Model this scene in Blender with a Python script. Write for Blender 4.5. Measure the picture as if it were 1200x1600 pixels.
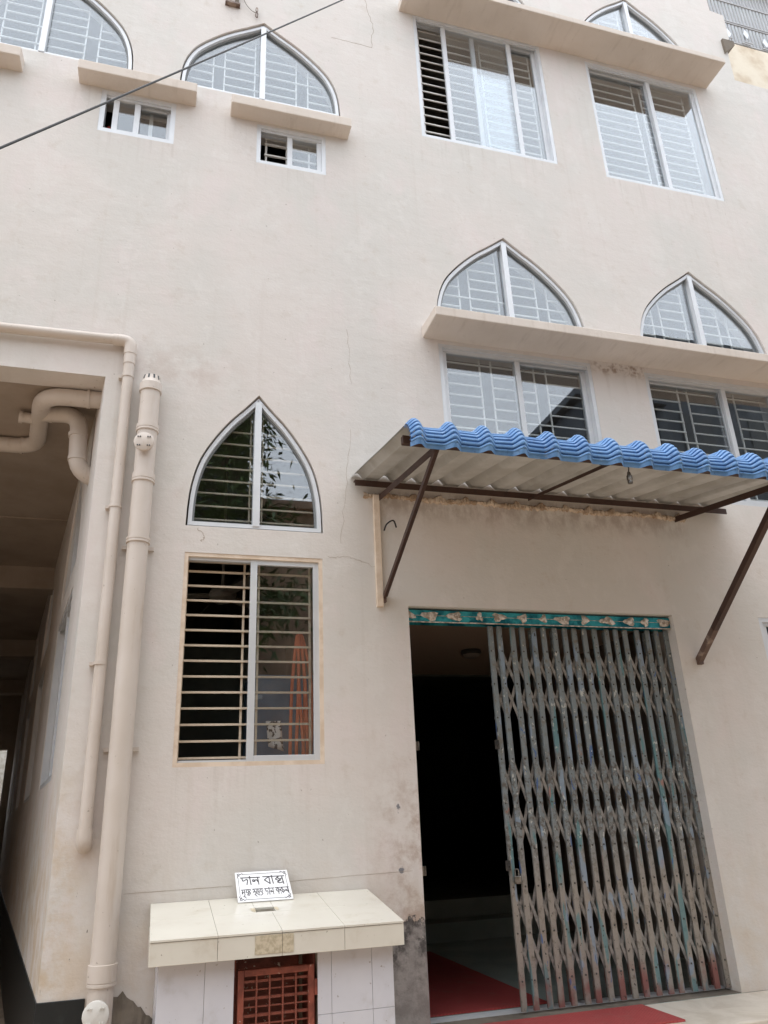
import bpy, bmesh, math, random
from mathutils import Vector, Matrix
R = math.radians
random.seed(7)
for o in list(bpy.data.objects): bpy.data.objects.remove(o)
S = bpy.context.scene
C = S.collection

# ------------------------------------------------------------------ camera
cam = bpy.data.cameras.new('camera'); cam_o = bpy.data.objects.new('camera', cam); C.objects.link(cam_o)
cam.sensor_fit = 'VERTICAL'; cam.sensor_height = 24; cam.sensor_width = 18; cam.lens = 18.0
cam.clip_start = 0.05; cam.clip_end = 500
cx = Vector((0.96070819, -0.27455713, -0.04072055)); cd = Vector((0.06591669, 0.36819754, -0.92740798)); cf = Vector((0.26961967, 0.88828428, 0.37182828))
mw = Matrix.Identity(4)
for i in range(3):
    mw[i][0] = cx[i]; mw[i][1] = -cd[i]; mw[i][2] = -cf[i]
mw.translation = (0, -5, 1.45)
cam_o.matrix_world = mw
S.camera = cam_o
# ------------------------------------------------------------------ world: overcast daylight
SUN_EL, SUN_AZ = 78, 215          # azimuth measured clockwise from +Y; the sun is behind and a little left of the viewer
w = bpy.data.worlds.new('World'); S.world = w; w.use_nodes = True
nt = w.node_tree; nt.nodes.clear()
sky = nt.nodes.new('ShaderNodeTexSky'); sky.sky_type = 'NISHITA'; sky.sun_disc = False
sky.sun_elevation = R(SUN_EL); sky.sun_rotation = R(SUN_AZ); sky.air_density = 1.0; sky.dust_density = 2.0; sky.ozone_density = 1.0
hsv = nt.nodes.new('ShaderNodeHueSaturation'); hsv.inputs['Saturation'].default_value = 0.28
bg = nt.nodes.new('ShaderNodeBackground'); bg.inputs['Strength'].default_value = 0.15
wo = nt.nodes.new('ShaderNodeOutputWorld')
cl = nt.nodes.new('ShaderNodeMix'); cl.data_type = 'RGBA'; cl.inputs[0].default_value = 0.93     # an even layer of cloud under the clear sky
cl.inputs[7].default_value = (8.5, 9.0, 9.7, 1)
nt.links.new(sky.outputs[0], hsv.inputs['Color']); nt.links.new(hsv.outputs[0], cl.inputs[6]); nt.links.new(cl.outputs[2], bg.inputs[0]); nt.links.new(bg.outputs[0], wo.inputs[0])
sun = bpy.data.lights.new('sun', 'SUN'); sun.energy = 1.0; sun.angle = R(38); sun.color = (1.0, 0.965, 0.92)
sun_o = bpy.data.objects.new('sun', sun); C.objects.link(sun_o)
sd = Vector((math.sin(R(SUN_AZ))*math.cos(R(SUN_EL)), math.cos(R(SUN_AZ))*math.cos(R(SUN_EL)), math.sin(R(SUN_EL))))
sun_o.rotation_euler = sd.to_track_quat('Z', 'Y').to_euler(); sun_o.location = sd*30
S.view_settings.view_transform = 'Standard'; S.view_settings.look = 'None'; S.view_settings.gamma = 1.0
S.view_settings.exposure = 0.70
S.render.resolution_x = 768; S.render.resolution_y = 1024
S.render.engine = 'CYCLES'
S.cycles.max_bounces = 10; S.cycles.transparent_max_bounces = 16; S.cycles.diffuse_bounces = 5; S.cycles.glossy_bounces = 4

# ------------------------------------------------------------------ helpers: materials
def srgb(r, g, b):
    f = lambda c: (c/255/12.92 if c/255 <= 0.04045 else ((c/255+0.055)/1.055)**2.4)
    return (f(r), f(g), f(b), 1)
class NB:
    """small node helper"""
    def __init__(s, name):
        s.m = bpy.data.materials.new(name); s.m.use_nodes = True; s.t = s.m.node_tree
        s.p = s.t.nodes['Principled BSDF']; s.out = s.t.nodes['Material Output']
        tc = s.t.nodes.new('ShaderNodeTexCoord'); s.co = tc.outputs['Object']
    def n(s, kind, **kw):
        x = s.t.nodes.new(kind)
        for k, v in kw.items(): setattr(x, k, v)
        return x
    def l(s, a, b): s.t.links.new(a, b)
    def noise(s, scale, detail=4, rough=.55, co=None, dist=0.0):
        x = s.n('ShaderNodeTexNoise'); x.inputs['Scale'].default_value = scale; x.inputs['Detail'].default_value = detail
        x.inputs['Roughness'].default_value = rough; x.inputs['Distortion'].default_value = dist
        s.l(co or s.co, x.inputs['Vector']); return x.outputs[0]
    def rng(s, v, a, b, c=0., d=1.):
        x = s.n('ShaderNodeMapRange', interpolation_type='SMOOTHSTEP'); x.inputs[1].default_value = a; x.inputs[2].default_value = b
        x.inputs[3].default_value = c; x.inputs[4].default_value = d; s.l(v, x.inputs[0]); return x.outputs[0]
    def mul(s, a, b, op='MULTIPLY'):
        x = s.n('ShaderNodeMath', operation=op)
        for i, q in enumerate((a, b)):
            if isinstance(q, (int, float)): x.inputs[i].default_value = q
            else: s.l(q, x.inputs[i])
        return x.outputs[0]
    def mix(s, f, a, b):
        x = s.n('ShaderNodeMix', data_type='RGBA')
        if isinstance(f, (int, float)): x.inputs[0].default_value = f
        else: s.l(f, x.inputs[0])
        for i, q in ((6, a), (7, b)):
            if isinstance(q, tuple): x.inputs[i].default_value = q
            else: s.l(q, x.inputs[i])
        return x.outputs[2]
    def xyz(s):
        x = s.n('ShaderNodeSeparateXYZ'); s.l(s.co, x.inputs[0]); return x.outputs
    def scaled(s, sx, sy, sz, rand=False):
        x = s.n('ShaderNodeMapping'); x.inputs['Scale'].default_value = (sx, sy, sz); s.l(s.co, x.inputs[0])
        if rand:
            oi = s.n('ShaderNodeObjectInfo'); v = s.n('ShaderNodeVectorMath', operation='SCALE'); v.inputs[0].default_value = (37., 11., 23.)
            s.l(oi.outputs['Random'], v.inputs['Scale']); s.l(v.outputs[0], x.inputs['Location'])
        return x.outputs[0]
    def bump(s, h, strength=.3, dist=.004):
        x = s.n('ShaderNodeBump'); x.inputs['Strength'].default_value = strength; x.inputs['Distance'].default_value = dist
        s.l(h, x.inputs['Height']); s.l(x.outputs[0], s.p.inputs['Normal'])
    def done(s, col, rough=.6, metal=0.):
        if isinstance(col, tuple): s.p.inputs['Base Color'].default_value = col
        else: s.l(col, s.p.inputs['Base Color'])
        if isinstance(rough, (int, float)): s.p.inputs['Roughness'].default_value = rough
        else: s.l(rough, s.p.inputs['Roughness'])
        s.p.inputs['Metallic'].default_value = metal
        return s.m
M = {}
def simple(name, a, b=None, scale=6., rough=.6, metal=0., lo=.4, hi=.62, bump=.15, bs=60, rand=False):
    q = NB(name); co = q.scaled(1, 1, 1, True) if rand else q.co
    col = q.mix(q.rng(q.noise(scale, 6, .6, co), lo, hi), a, b) if b else a
    if bump: q.bump(q.noise(bs, 3, .6, co), bump, .003)
    M[name] = q.done(col, rough, metal); return M[name]

def plaster():
    q = NB('plaster'); x, y, z = q.xyz()
    A, B, D = srgb(214, 207, 201), srgb(209, 205, 199), srgb(218, 207, 203)
    col = q.mix(q.rng(q.noise(.9, 3), .4, .6), A, B)
    col = q.mix(q.mul(q.rng(q.noise(2.3, 5, .6, q.scaled(1, 1, .6)), .5, .68), .55), col, D)
    col = q.mix(q.mul(q.rng(q.noise(3.1, 9, .72, q.scaled(1, 1, .75), .4), .52, .60), .30), col, srgb(221, 217, 212))
    col = q.mix(q.mul(q.rng(q.noise(7, 8, .7), .54, .72), .40), col, srgb(194, 183, 170))
    # rain runs under sills and ledge ends
    run = q.noise(1, 6, .62, q.scaled(22, 1, .9))
    for x0, x1, zt, ln in ((2.0, 3.5, 7.385, .55), (3.95, 5.45, 7.352, .55), (-.8, -.1, 6.70, .4), (.45, 1.2, 6.68, .4), (.1, 1.1, 1.79, .4), (1.8, 2.05, 5.12, .7), (.2, .5, 7.14, .5), (-1.0, -.75, 7.17, .5), (1.2, 1.36, 7.14, .5), (5.4, 5.6, 9.0, .8), (3.45, 4.0, 5.1, .5), (-.49, -.1, 4.6, 1.2)):
        mk = q.mul(q.mul(q.rng(x, x0-.05, x0+.05), q.rng(x, x1+.05, x1-.05)), q.mul(q.rng(z, zt-ln, zt-.02), q.rng(z, zt+.03, zt+.01)))
        col = q.mix(q.mul(q.mul(mk, q.rng(run, .50, .72)), .20), col, srgb(158, 144, 130))
    # rain streaks, vertical and faint
    col = q.mix(q.mul(q.rng(q.noise(1, 6, .6, q.scaled(14, 1, .35)), .54, .75), .10), col, srgb(176, 160, 142))
    # specks of dirt
    col = q.mix(q.mul(q.rng(q.noise(38, 2, .4), .74, .78), .5), col, srgb(120, 106, 92))
    # ochre dirt splashed on the foot of the wall
    low = q.mul(q.rng(z, 1.5, .6), q.rng(q.noise(2.6, 7, .65), .38, .66))
    col = q.mix(q.mul(low, .5), col, srgb(203, 184, 160))
    # yellowish hand grime along the left corner
    cor = q.mul(q.rng(x, -.2, -.5), q.mul(q.rng(z, 2.2, 1.0), q.rng(q.noise(5, 7, .7), .4, .62)))
    col = q.mix(q.mul(cor, .6), col, srgb(190, 165, 128))
    sc = q.mul(q.mul(q.rng(x, -.15, -.25), q.rng(z, 1.5, 1.2)), q.rng(q.noise(1, 5, .7, q.scaled(30, 30, 9)), .66, .70))
    col = q.mix(q.mul(sc, .75), col, srgb(86, 78, 68))
    # hand grime beside the gate
    g = q.mul(q.mul(q.rng(x, 1.2, 1.62), q.rng(x, 1.95, 1.75)), q.mul(q.rng(z, 2.0, 1.4), q.rng(q.noise(6, 7, .7), .42, .66)))
    col = q.mix(q.mul(g, .55), col, srgb(150, 116, 92))
    # rust and soot under the canopy flashing
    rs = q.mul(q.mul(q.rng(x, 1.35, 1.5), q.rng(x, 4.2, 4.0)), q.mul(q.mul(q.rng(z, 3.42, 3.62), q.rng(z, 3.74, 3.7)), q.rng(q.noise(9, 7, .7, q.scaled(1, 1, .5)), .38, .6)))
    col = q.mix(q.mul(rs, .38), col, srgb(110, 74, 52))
    # brown dust under the middle ledge
    du = q.mul(q.mul(q.rng(x, 3.4, 3.6), q.rng(x, 4.1, 3.9)), q.mul(q.mul(q.rng(z, 4.95, 5.06), q.rng(z, 5.14, 5.10)), q.rng(q.noise(14, 6, .7), .46, .62)))
    col = q.mix(q.mul(du, .7), col, srgb(120, 88, 62))
    # damp marks above the pipes
    dm = q.mul(q.mul(q.rng(x, -.45, -.2), q.rng(x, .7, .1)), q.mul(q.mul(q.rng(z, 4.35, 4.5), q.rng(z, 4.85, 4.6)), q.rng(q.noise(5, 8, .7), .42, .6)))
    col = q.mix(q.mul(dm, .32), col, srgb(180, 160, 148))
    # bare cement with mould at the foot of the gate pier
    n1 = q.noise(4.2, 8, .68)
    edge = q.mul(z, q.mul(n1, -1.1), 'ADD')       # z - 1.1 n
    bare = q.mul(q.mul(q.rng(x, 1.30, 1.33), q.rng(x, 1.95, 1.9)), q.rng(edge, .29, .25))
    cem = q.mix(q.rng(q.noise(9, 6, .7), .4, .6), srgb(156, 150, 145), srgb(134, 128, 124))
    cem = q.mix(q.mul(q.mul(q.rng(edge, .05, .23), q.rng(q.noise(12, 6, .7), .38, .55)), .85), cem, srgb(58, 54, 52))
    col = q.mix(bare, col, cem)
    # two chips that show the cement
    for cxx, czz, r in ((1.53, 1.16, .030), (1.53, 1.52, .026), (3.02, 5.34, .02)):
        v = q.n('ShaderNodeVectorMath', operation='DISTANCE'); q.l(q.scaled(1, 0, .62), v.inputs[0]); v.inputs[1].default_value = (cxx, 0, czz*.62)
        m = q.rng(q.mul(v.outputs['Value'], q.mul(q.noise(30, 3), .06), 'ADD'), r+.016, r+.008)
        col = q.mix(m, col, srgb(122, 122, 126))
    h = q.mul(q.mul(q.noise(55, 5, .65), .5), q.mul(q.noise(5, 4, .6, q.scaled(1, 1, 1.6)), 2.0), 'ADD')
    h = q.mul(h, q.mul(bare, -.8), 'ADD')
    q.bump(h, .45, .006)
    M['plaster'] = q.done(col, .85)
plaster()
def ledge_mat():
    q = NB('ledge'); x, y, z = q.xyz()
    col = q.mix(q.rng(q.noise(2.5, 4), .3, .7), srgb(217, 207, 197), srgb(209, 198, 187))
    col = q.mix(q.mul(q.rng(q.noise(1, 6, .65, q.scaled(16, 3, 3)), .52, .72), .22), col, srgb(166, 152, 138))
    col = q.mix(q.mul(q.rng(q.noise(11, 6, .7), .64, .74), .35), col, srgb(150, 136, 122))
    q.bump(q.mul(q.noise(40, 4), q.noise(6, 3), 'ADD'), .35, .006); M['ledge'] = q.done(col, .85)
ledge_mat()
simple('dimmed_passage_paint', srgb(166, 152, 139), srgb(152, 138, 124), 2.2, .8, lo=.35, hi=.7)  # passage dimness and warm bounce light put into the colour
simple('dimmed_inner_paint', srgb(132, 124, 112), srgb(116, 108, 98), 2., .85)  # colour darkened so the rooms behind the openings look unlit
simple('dimmed_hall_paint', srgb(104, 110, 102), srgb(88, 94, 88), 2., .7)  # darkened wall colour stands in for the hall's lack of light
simple('vestibule_ceiling', srgb(190, 168, 148), None, rough=.85)
simple('aluminium', srgb(218, 221, 224), srgb(209, 212, 216), 5, .4, .15, bump=.02, lo=.3, hi=.7)
simple('aluminium_grey', srgb(212, 214, 216), srgb(204, 207, 210), 5, .42, .25, bump=.02, lo=.3, hi=.7)
simple('bead', srgb(128, 131, 132), None, rough=.5)
simple('dark_grey', srgb(70, 74, 76), None, rough=.6)
simple('grille_white', srgb(238, 237, 233), srgb(226, 222, 214), 20, .5, rand=True, bump=.05)
simple('grille_beige', srgb(218, 206, 188), srgb(184, 166, 142), 30, .55, rand=True, bump=.1)
simple('trim_beige', srgb(222, 205, 186), srgb(208, 188, 166), 8, .7)
def pvc():
    q = NB('pvc'); col = q.mix(q.rng(q.noise(3, 4), .3, .7), srgb(207, 197, 188), srgb(200, 189, 178))
    col = q.mix(q.mul(q.rng(q.noise(1, 6, .65, q.scaled(12, 12, 1.4)), .55, .72), .40), col, srgb(176, 156, 134))
    col = q.mix(q.mul(q.rng(q.noise(30, 4, .6), .68, .72), .5), col, srgb(130, 114, 98))
    q.bump(q.noise(18, 4), .10, .004); M['pvc'] = q.done(col, .5)
pvc()
simple('pvc_white', srgb(214, 212, 206), srgb(190, 186, 176), 8, .5)
simple('black_paint', srgb(22, 27, 29), srgb(40, 46, 46), 9, .45, lo=.5, hi=.75)
simple('brown_steel', srgb(66, 44, 35), srgb(52, 36, 31), 14, .6, lo=.5, hi=.7)
simple('rust_steel', srgb(94, 74, 64), srgb(150, 132, 118), 10, .6, lo=.5, hi=.64)
simple('sheet_white', srgb(196, 197, 195), srgb(178, 178, 174), 3, .6, bump=.05)
simple('mortar', srgb(206, 190, 172), srgb(160, 138, 116), 14, .9, bump=.6, bs=40)
simple('black_rubber', srgb(24, 23, 24), None, rough=.5)
simple('orange_hose', srgb(205, 110, 72), srgb(184, 92, 58), 6, .5)
simple('cement_dark', srgb(120, 110, 98), srgb(96, 88, 78), 5, .9, bump=.4)
simple('lane_cement', srgb(180, 160, 138), srgb(160, 142, 122), 2.5, .9, bump=.5, bs=30)
simple('floor_tile', srgb(176, 186, 180), srgb(160, 172, 166), 2, .25, bump=0)
simple('dark_steel', srgb(60, 58, 56), srgb(84, 80, 76), 12, .5, .4)
simple('lock_steel', srgb(150, 146, 140), srgb(110, 106, 100), 30, .35, .8)
simple('bark', srgb(92, 78, 64), srgb(66, 56, 46), 8, .9, bump=.8, bs=20)
simple('opposite_wall', srgb(168, 142, 120), srgb(144, 120, 102), 1.5, .9)
simple('opposite_dark', srgb(88, 94, 100), srgb(74, 80, 86), 1.5, .9)
simple('paper_white', srgb(238, 238, 240), None, rough=.35)
simple('ink', srgb(46, 42, 52), None, rough=.5)
def tiles(name, a, b_, dirt):
    q = NB(name); col = q.mix(q.rng(q.noise(3, 4), .3, .7), a, b_)
    col = q.mix(q.mul(q.rng(q.noise(6, 7, .7), .52, .72), .35), col, dirt); col = q.mix(q.mul(q.rng(q.noise(42, 3, .5), .70, .74), .6), col, srgb(130, 118, 102))
    q.bump(q.noise(9, 2), .03, .004); M[name] = q.done(col, q.rng(q.noise(6, 6, .7), .4, .7, .15, .24))
tiles('tile_cream', srgb(220, 216, 204), srgb(213, 208, 196), srgb(186, 174, 152))
tiles('tile_white', srgb(212, 212, 218), srgb(203, 204, 212), srgb(176, 170, 164))
simple('grout', srgb(186, 178, 164), srgb(150, 142, 128), 12, .9)
simple('bare_patch', srgb(202, 190, 166), srgb(176, 164, 140), 40, .8, bump=.4)
simple('neighbour_plaster', srgb(222, 211, 192), srgb(198, 180, 156), 2.2, .9, lo=.42, hi=.68, bump=.5, bs=20)
simple('neighbour_steel', srgb(188, 188, 190), srgb(146, 142, 138), 8, .6, .2)
simple('crack_dark', srgb(164, 148, 133), None, rough=.9)

def gate_paint():
    q = NB('gate_paint'); co = q.scaled(1, 1, 1, True); x, y, z = q.xyz()
    base = q.mix(q.rng(z, .9, 1.5), srgb(152, 145, 136), srgb(126, 135, 138))
    base = q.mix(q.rng(q.noise(20, 6, .7, co), .5, .7), base, srgb(118, 110, 100))
    mid = q.mul(q.rng(z, 1.0, 1.3), q.rng(z, 1.95, 1.7))
    base = q.mix(q.mul(mid, q.rng(q.noise(26, 6, .7, co), .46, .62)), base, srgb(98, 92, 86))
    long_ = q.scaled(9, 9, 1.5, True)
    base = q.mix(q.mul(q.rng(q.noise(1.3, 2, .4, long_), .615, .64), .7), base, srgb(84, 134, 140))
    l2 = q.scaled(7, 7, 2.4, True)
    base = q.mix(q.mul(q.rng(q.noise(1.7, 2, .4, l2, .3), .635, .655), .75), base, srgb(138, 156, 174))
    base = q.mix(q.mul(q.rng(q.noise(3.1, 2, .4, l2, .8), .70, .71), .8), base, srgb(66, 100, 154))
    base = q.mix(q.mul(q.rng(q.noise(2.7, 3, .5, l2, .5), .655, .70), q.mul(mid, .8)), base, srgb(164, 116, 104))
    base = q.mix(q.mul(q.rng(z, .56, .42), q.rng(q.noise(3, 4, .6, co), .46, .60)), base, srgb(138, 92, 86))
    base = q.mix(q.rng(q.noise(60, 3, .5, q.scaled(1, 1, .5, True)), .66, .70), base, srgb(48, 42, 38))
    base = q.mix(q.mul(q.rng(q.noise(34, 4, .6, q.scaled(1, 1, .6, True)), .62, .66), q.rng(z, 1.0, 1.3)), base, srgb(188, 190, 184))
    q.bump(q.noise(40, 5, .6, co), .35, .003)
    M['gate_paint'] = q.done(base, .55, .15)
gate_paint()
simple('lattice_paint', srgb(164, 161, 156), srgb(128, 127, 125), 14, .55, .15, rand=True, bump=.2)
def teal_foil():
    q = NB('teal_foil')
    col = q.mix(q.rng(q.noise(9, 5, .6), .38, .62), srgb(20, 112, 130), srgb(70, 186, 200))
    q.bump(q.noise(22, 4, .6), .6, .01)
    M['teal_foil'] = q.done(col, .28, .55)
teal_foil()
def silver_foil():
    q = NB('silver_foil'); col = q.mix(q.rng(q.noise(30, 5, .6), .4, .6), srgb(222, 214, 204), srgb(160, 148, 134))
    q.bump(q.noise(40, 4, .6), .8, .01); M['silver_foil'] = q.done(col, .4, .4)
silver_foil()
def blue_sheet():
    q = NB('blue_sheet'); col = q.mix(q.rng(q.noise(7, 5, .6), .4, .7), srgb(104, 150, 200), srgb(86, 132, 186))
    col = q.mix(q.mul(q.rng(q.noise(18, 6, .7), .58, .72), .6), col, srgb(160, 180, 198))
    col = q.mix(q.mul(q.rng(q.noise(26, 5, .7), .55, .68), .5), col, srgb(48, 78, 120))
    x, y, z = q.xyz(); col = q.mix(q.mul(q.rng(y, -1.30, -1.10), q.rng(q.noise(4, 6, .6), .2, .45, .55, .92)), col, srgb(150, 142, 132))      # grey added on the roof flat to cut its blue bounce light
    M['blue_sheet'] = q.done(col, .45)
blue_sheet()
def red_steel():
    q = NB('red_steel'); co = q.scaled(1, 1, 1, True)
    col = q.mix(q.rng(q.noise(16, 5, .6, co), .4, .62), srgb(146, 78, 62), srgb(116, 58, 46))
    col = q.mix(q.rng(q.noise(34, 5, .6, co), .64, .67), col, srgb(214, 202, 190))
    M['red_steel'] = q.done(col, .5)
red_steel()
def mat_red():
    q = NB('mat_red'); wv = q.n('ShaderNodeTexWave'); wv.inputs['Scale'].default_value = 24; wv.bands_direction = 'Y'; wv.inputs['Distortion'].default_value = 1.5; wv.inputs['Detail Scale'].default_value = 6
    q.l(q.co, wv.inputs[0])
    ck = q.n('ShaderNodeTexChecker'); ck.inputs['Scale'].default_value = 80; q.l(q.co, ck.inputs[0])
    col = q.mix(q.mul(ck.outputs[1], .5), srgb(192, 80, 76), srgb(164, 58, 58)); col = q.mix(q.rng(q.noise(3, 5), .4, .7), col, srgb(178, 70, 68))
    col = q.mix(q.mul(wv.outputs[1], .45), col, srgb(128, 40, 42)); col = q.mix(q.mul(q.rng(q.noise(7, 7, .7), .5, .72), .4), col, srgb(150, 96, 88))
    q.bump(wv.outputs[1], .9, .006); M['mat_red'] = q.done(col, .75)
mat_red()
def marble():
    q = NB('marble'); col = q.mix(q.rng(q.noise(3, 9, .65, None, .8), .42, .66), srgb(216, 206, 192), srgb(196, 184, 168))
    q.bump(q.noise(30, 3), .05, .002); M['marble'] = q.done(col, .4)
marble()
def glass(name, tint, ior, k):
    q = NB(name); t = q.t; t.nodes.remove(q.p)
    tr = q.n('ShaderNodeBsdfTransparent'); tr.inputs[0].default_value = tint
    gl = q.n('ShaderNodeBsdfGlossy'); gl.inputs['Roughness'].default_value = 0.006; gl.inputs[0].default_value = (.95, .97, 1, 1)
    lw = q.n('ShaderNodeLayerWeight'); lw.inputs[0].default_value = .5
    fr = q.mul(q.mul(q.mul(lw.outputs['Facing'], 4.0, 'POWER'), 1-ior), ior, 'ADD')       # Schlick, alike from both sides
    bp = q.n('ShaderNodeBump'); bp.inputs['Strength'].default_value = .02; bp.inputs['Distance'].default_value = .01
    q.l(q.noise(1.6, 1), bp.inputs['Height']); q.l(bp.outputs[0], gl.inputs['Normal'])
    m = q.mul(fr, k); mx = q.n('ShaderNodeMixShader')
    cl = q.n('ShaderNodeClamp'); q.l(m, cl.inputs[0]); q.l(cl.outputs[0], mx.inputs[0]); q.l(tr.outputs[0], mx.inputs[1]); q.l(gl.outputs[0], mx.inputs[2])
    q.l(mx.outputs[0], q.out.inputs[0]); M[name] = q.m
glass('pane_glass', (.94, .965, .975, 1), .06, 1.85)
def leaf():
    q = NB('leaf'); co = q.scaled(1, 1, 1)
    M['leaf'] = q.done(q.mix(q.rng(q.noise(2, 3), .4, .6), srgb(52, 78, 36), srgb(82, 104, 50)), .5)
leaf()
simple('cloth_print', srgb(214, 210, 206), srgb(60, 58, 62), 26, .9, lo=.5, hi=.53)
simple('cupboard_blue', srgb(92, 126, 152), srgb(78, 110, 136), 3, .4)
simple('bottle_blue', srgb(62, 82, 150), None, rough=.35)
simple('cap_red', srgb(196, 62, 52), None, rough=.4)
simple('lamp_plastic', srgb(70, 70, 68), None, rough=.4)
simple('fan_cream', srgb(150, 140, 128), None, rough=.5)

# ------------------------------------------------------------------ helpers: meshes
class MB:
    def __init__(s): s.v = []; s.f = []; s.sm = []
    def add(s, vs, fs, smooth=False):
        b = len(s.v); s.v += [tuple(p) for p in vs]; s.f += [tuple(i+b for i in q) for q in fs]; s.sm += [smooth]*len(fs); return s
    def box(s, x0, x1, y0, y1, z0, z1):
        return s.add([(x0,y0,z0),(x1,y0,z0),(x1,y1,z0),(x0,y1,z0),(x0,y0,z1),(x1,y0,z1),(x1,y1,z1),(x0,y1,z1)],
                     [(0,3,2,1),(4,5,6,7),(0,1,5,4),(1,2,6,5),(2,3,7,6),(3,0,4,7)])
    def bar(s, a, b, wd, th, up=(0,0,1)):
        a = Vector(a); b = Vector(b); d = (b-a).normalized(); u = Vector(up)
        sd_ = d.cross(u)
        if sd_.length < 1e-4: sd_ = d.cross(Vector((0,1,0)))
        sd_.normalize(); u = sd_.cross(d).normalized()
        vs = [p + sd_*i*wd/2 + u*j*th/2 for p in (a, b) for i, j in ((-1,-1),(1,-1),(1,1),(-1,1))]
        return s.add(vs, [(0,3,2,1),(4,5,6,7),(0,1,5,4),(1,2,6,5),(2,3,7,6),(3,0,4,7)])
    def tube(s, path, r, n=14, caps=True):
        P = [Vector(p) for p in path]; rr = r if isinstance(r, (list, tuple)) else [r]*len(P)
        t0 = (P[1]-P[0]).normalized(); u = t0.orthogonal().normalized(); rings = []
        for i, p in enumerate(P):
            t = (P[min(i+1, len(P)-1)]-P[max(i-1, 0)]).normalized()
            u = (u - t*u.dot(t)).normalized(); v = t.cross(u)
            rings.append([p + (u*math.cos(2*math.pi*k/n)+v*math.sin(2*math.pi*k/n))*rr[i] for k in range(n)])
        vs = [q for g in rings for q in g]; fs = []
        for i in range(len(P)-1):
            for k in range(n): fs.append((i*n+k, i*n+(k+1) % n, (i+1)*n+(k+1) % n, (i+1)*n+k))
        s.add(vs, fs, True)
        if caps: s.add(rings[0], [tuple(range(n))[::-1]]); s.add(rings[-1], [tuple(range(n))])
        return s
    def lathe(s, c, axis, prof, n=24):
        c = Vector(c); a = Vector(axis).normalized(); u = a.orthogonal().normalized(); v = a.cross(u); vs = []; fs = []
        for r, h in prof:
            for k in range(n): vs.append(c + a*h + (u*math.cos(2*math.pi*k/n)+v*math.sin(2*math.pi*k/n))*max(r, 1e-4))
        for i in range(len(prof)-1):
            for k in range(n): fs.append((i*n+k, i*n+(k+1) % n, (i+1)*n+(k+1) % n, (i+1)*n+k))
        return s.add(vs, fs, True)
    def prism(s, poly, y0, y1):
        n = len(poly); vs = [(p[0], y0, p[1]) for p in poly]+[(p[0], y1, p[1]) for p in poly]
        return s.add(vs, [tuple(range(n)), tuple(range(2*n-1, n-1, -1))]+[(i, i+n, (i+1) % n+n, (i+1) % n) for i in range(n)])
    def mesh(s, name, m):
        me = bpy.data.meshes.new(name); me.from_pydata(s.v, [], s.f); me.update()
        me.polygons.foreach_set('use_smooth', s.sm)
        bm = bmesh.new(); bm.from_mesh(me); bmesh.ops.recalc_face_normals(bm, faces=bm.faces); bm.to_mesh(me); bm.free()
        if any(s.sm): me.set_sharp_from_angle(angle=R(38))
        me.materials.append(M[m]); return me
    def build(s, name, m, parent=None, bevel=0.):
        return obj(name, s.mesh(name, m), parent, bevel)
def obj(name, me, parent=None, bevel=0.):
    o = bpy.data.objects.new(name, me); C.objects.link(o)
    if parent is not None:
        o.parent = parent
        if parent.parent is None and parent.type == 'EMPTY': o.location = -parent.location
    if bevel:
        b = o.modifiers.new('bevel', 'BEVEL'); b.width = bevel; b.segments = 2; b.limit_method = 'ANGLE'; b.angle_limit = R(40)
    return o
def tag(o, label, cat, group=None):
    o['label'] = label; o['category'] = cat
    if group: o['group'] = group
    return o
def thing(name, label, cat, loc=(0,0,0), group=None):
    o = bpy.data.objects.new(name, None); C.objects.link(o); o.location = loc; o.empty_display_size = .2
    return tag(o, label, cat, group)
def struct(o): o['kind'] = 'structure'; return o
def rounded(path, r, n=6):
    P = [Vector(p) for p in path]; out = [P[0]]
    for i in range(1, len(P)-1):
        a = (P[i-1]-P[i]); b = (P[i+1]-P[i]); ra = min(r, a.length*.49); rb = min(r, b.length*.49)
        p0 = P[i]+a.normalized()*ra; p1 = P[i]+b.normalized()*rb
        for k in range(n+1):
            t = k/n; out.append(p0*(1-t)**2 + P[i]*2*t*(1-t) + p1*t*t)
    out.append(P[-1]); return out
def smooth_pts(P, n=6):
    out = []
    for i in range(len(P)-1):
        p0 = P[max(i-1,0)]; p1 = P[i]; p2 = P[i+1]; p3 = P[min(i+2,len(P)-1)]
        for k in range(n):
            t = k/n
            out.append(tuple(.5*((2*b)+(c-a)*t+(2*a-5*b+4*c-d)*t*t+(-a+3*b-3*c+d)*t**3) for a,b,c,d in zip(p0,p1,p2,p3)))
    out.append(tuple(P[-1])); return out
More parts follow.
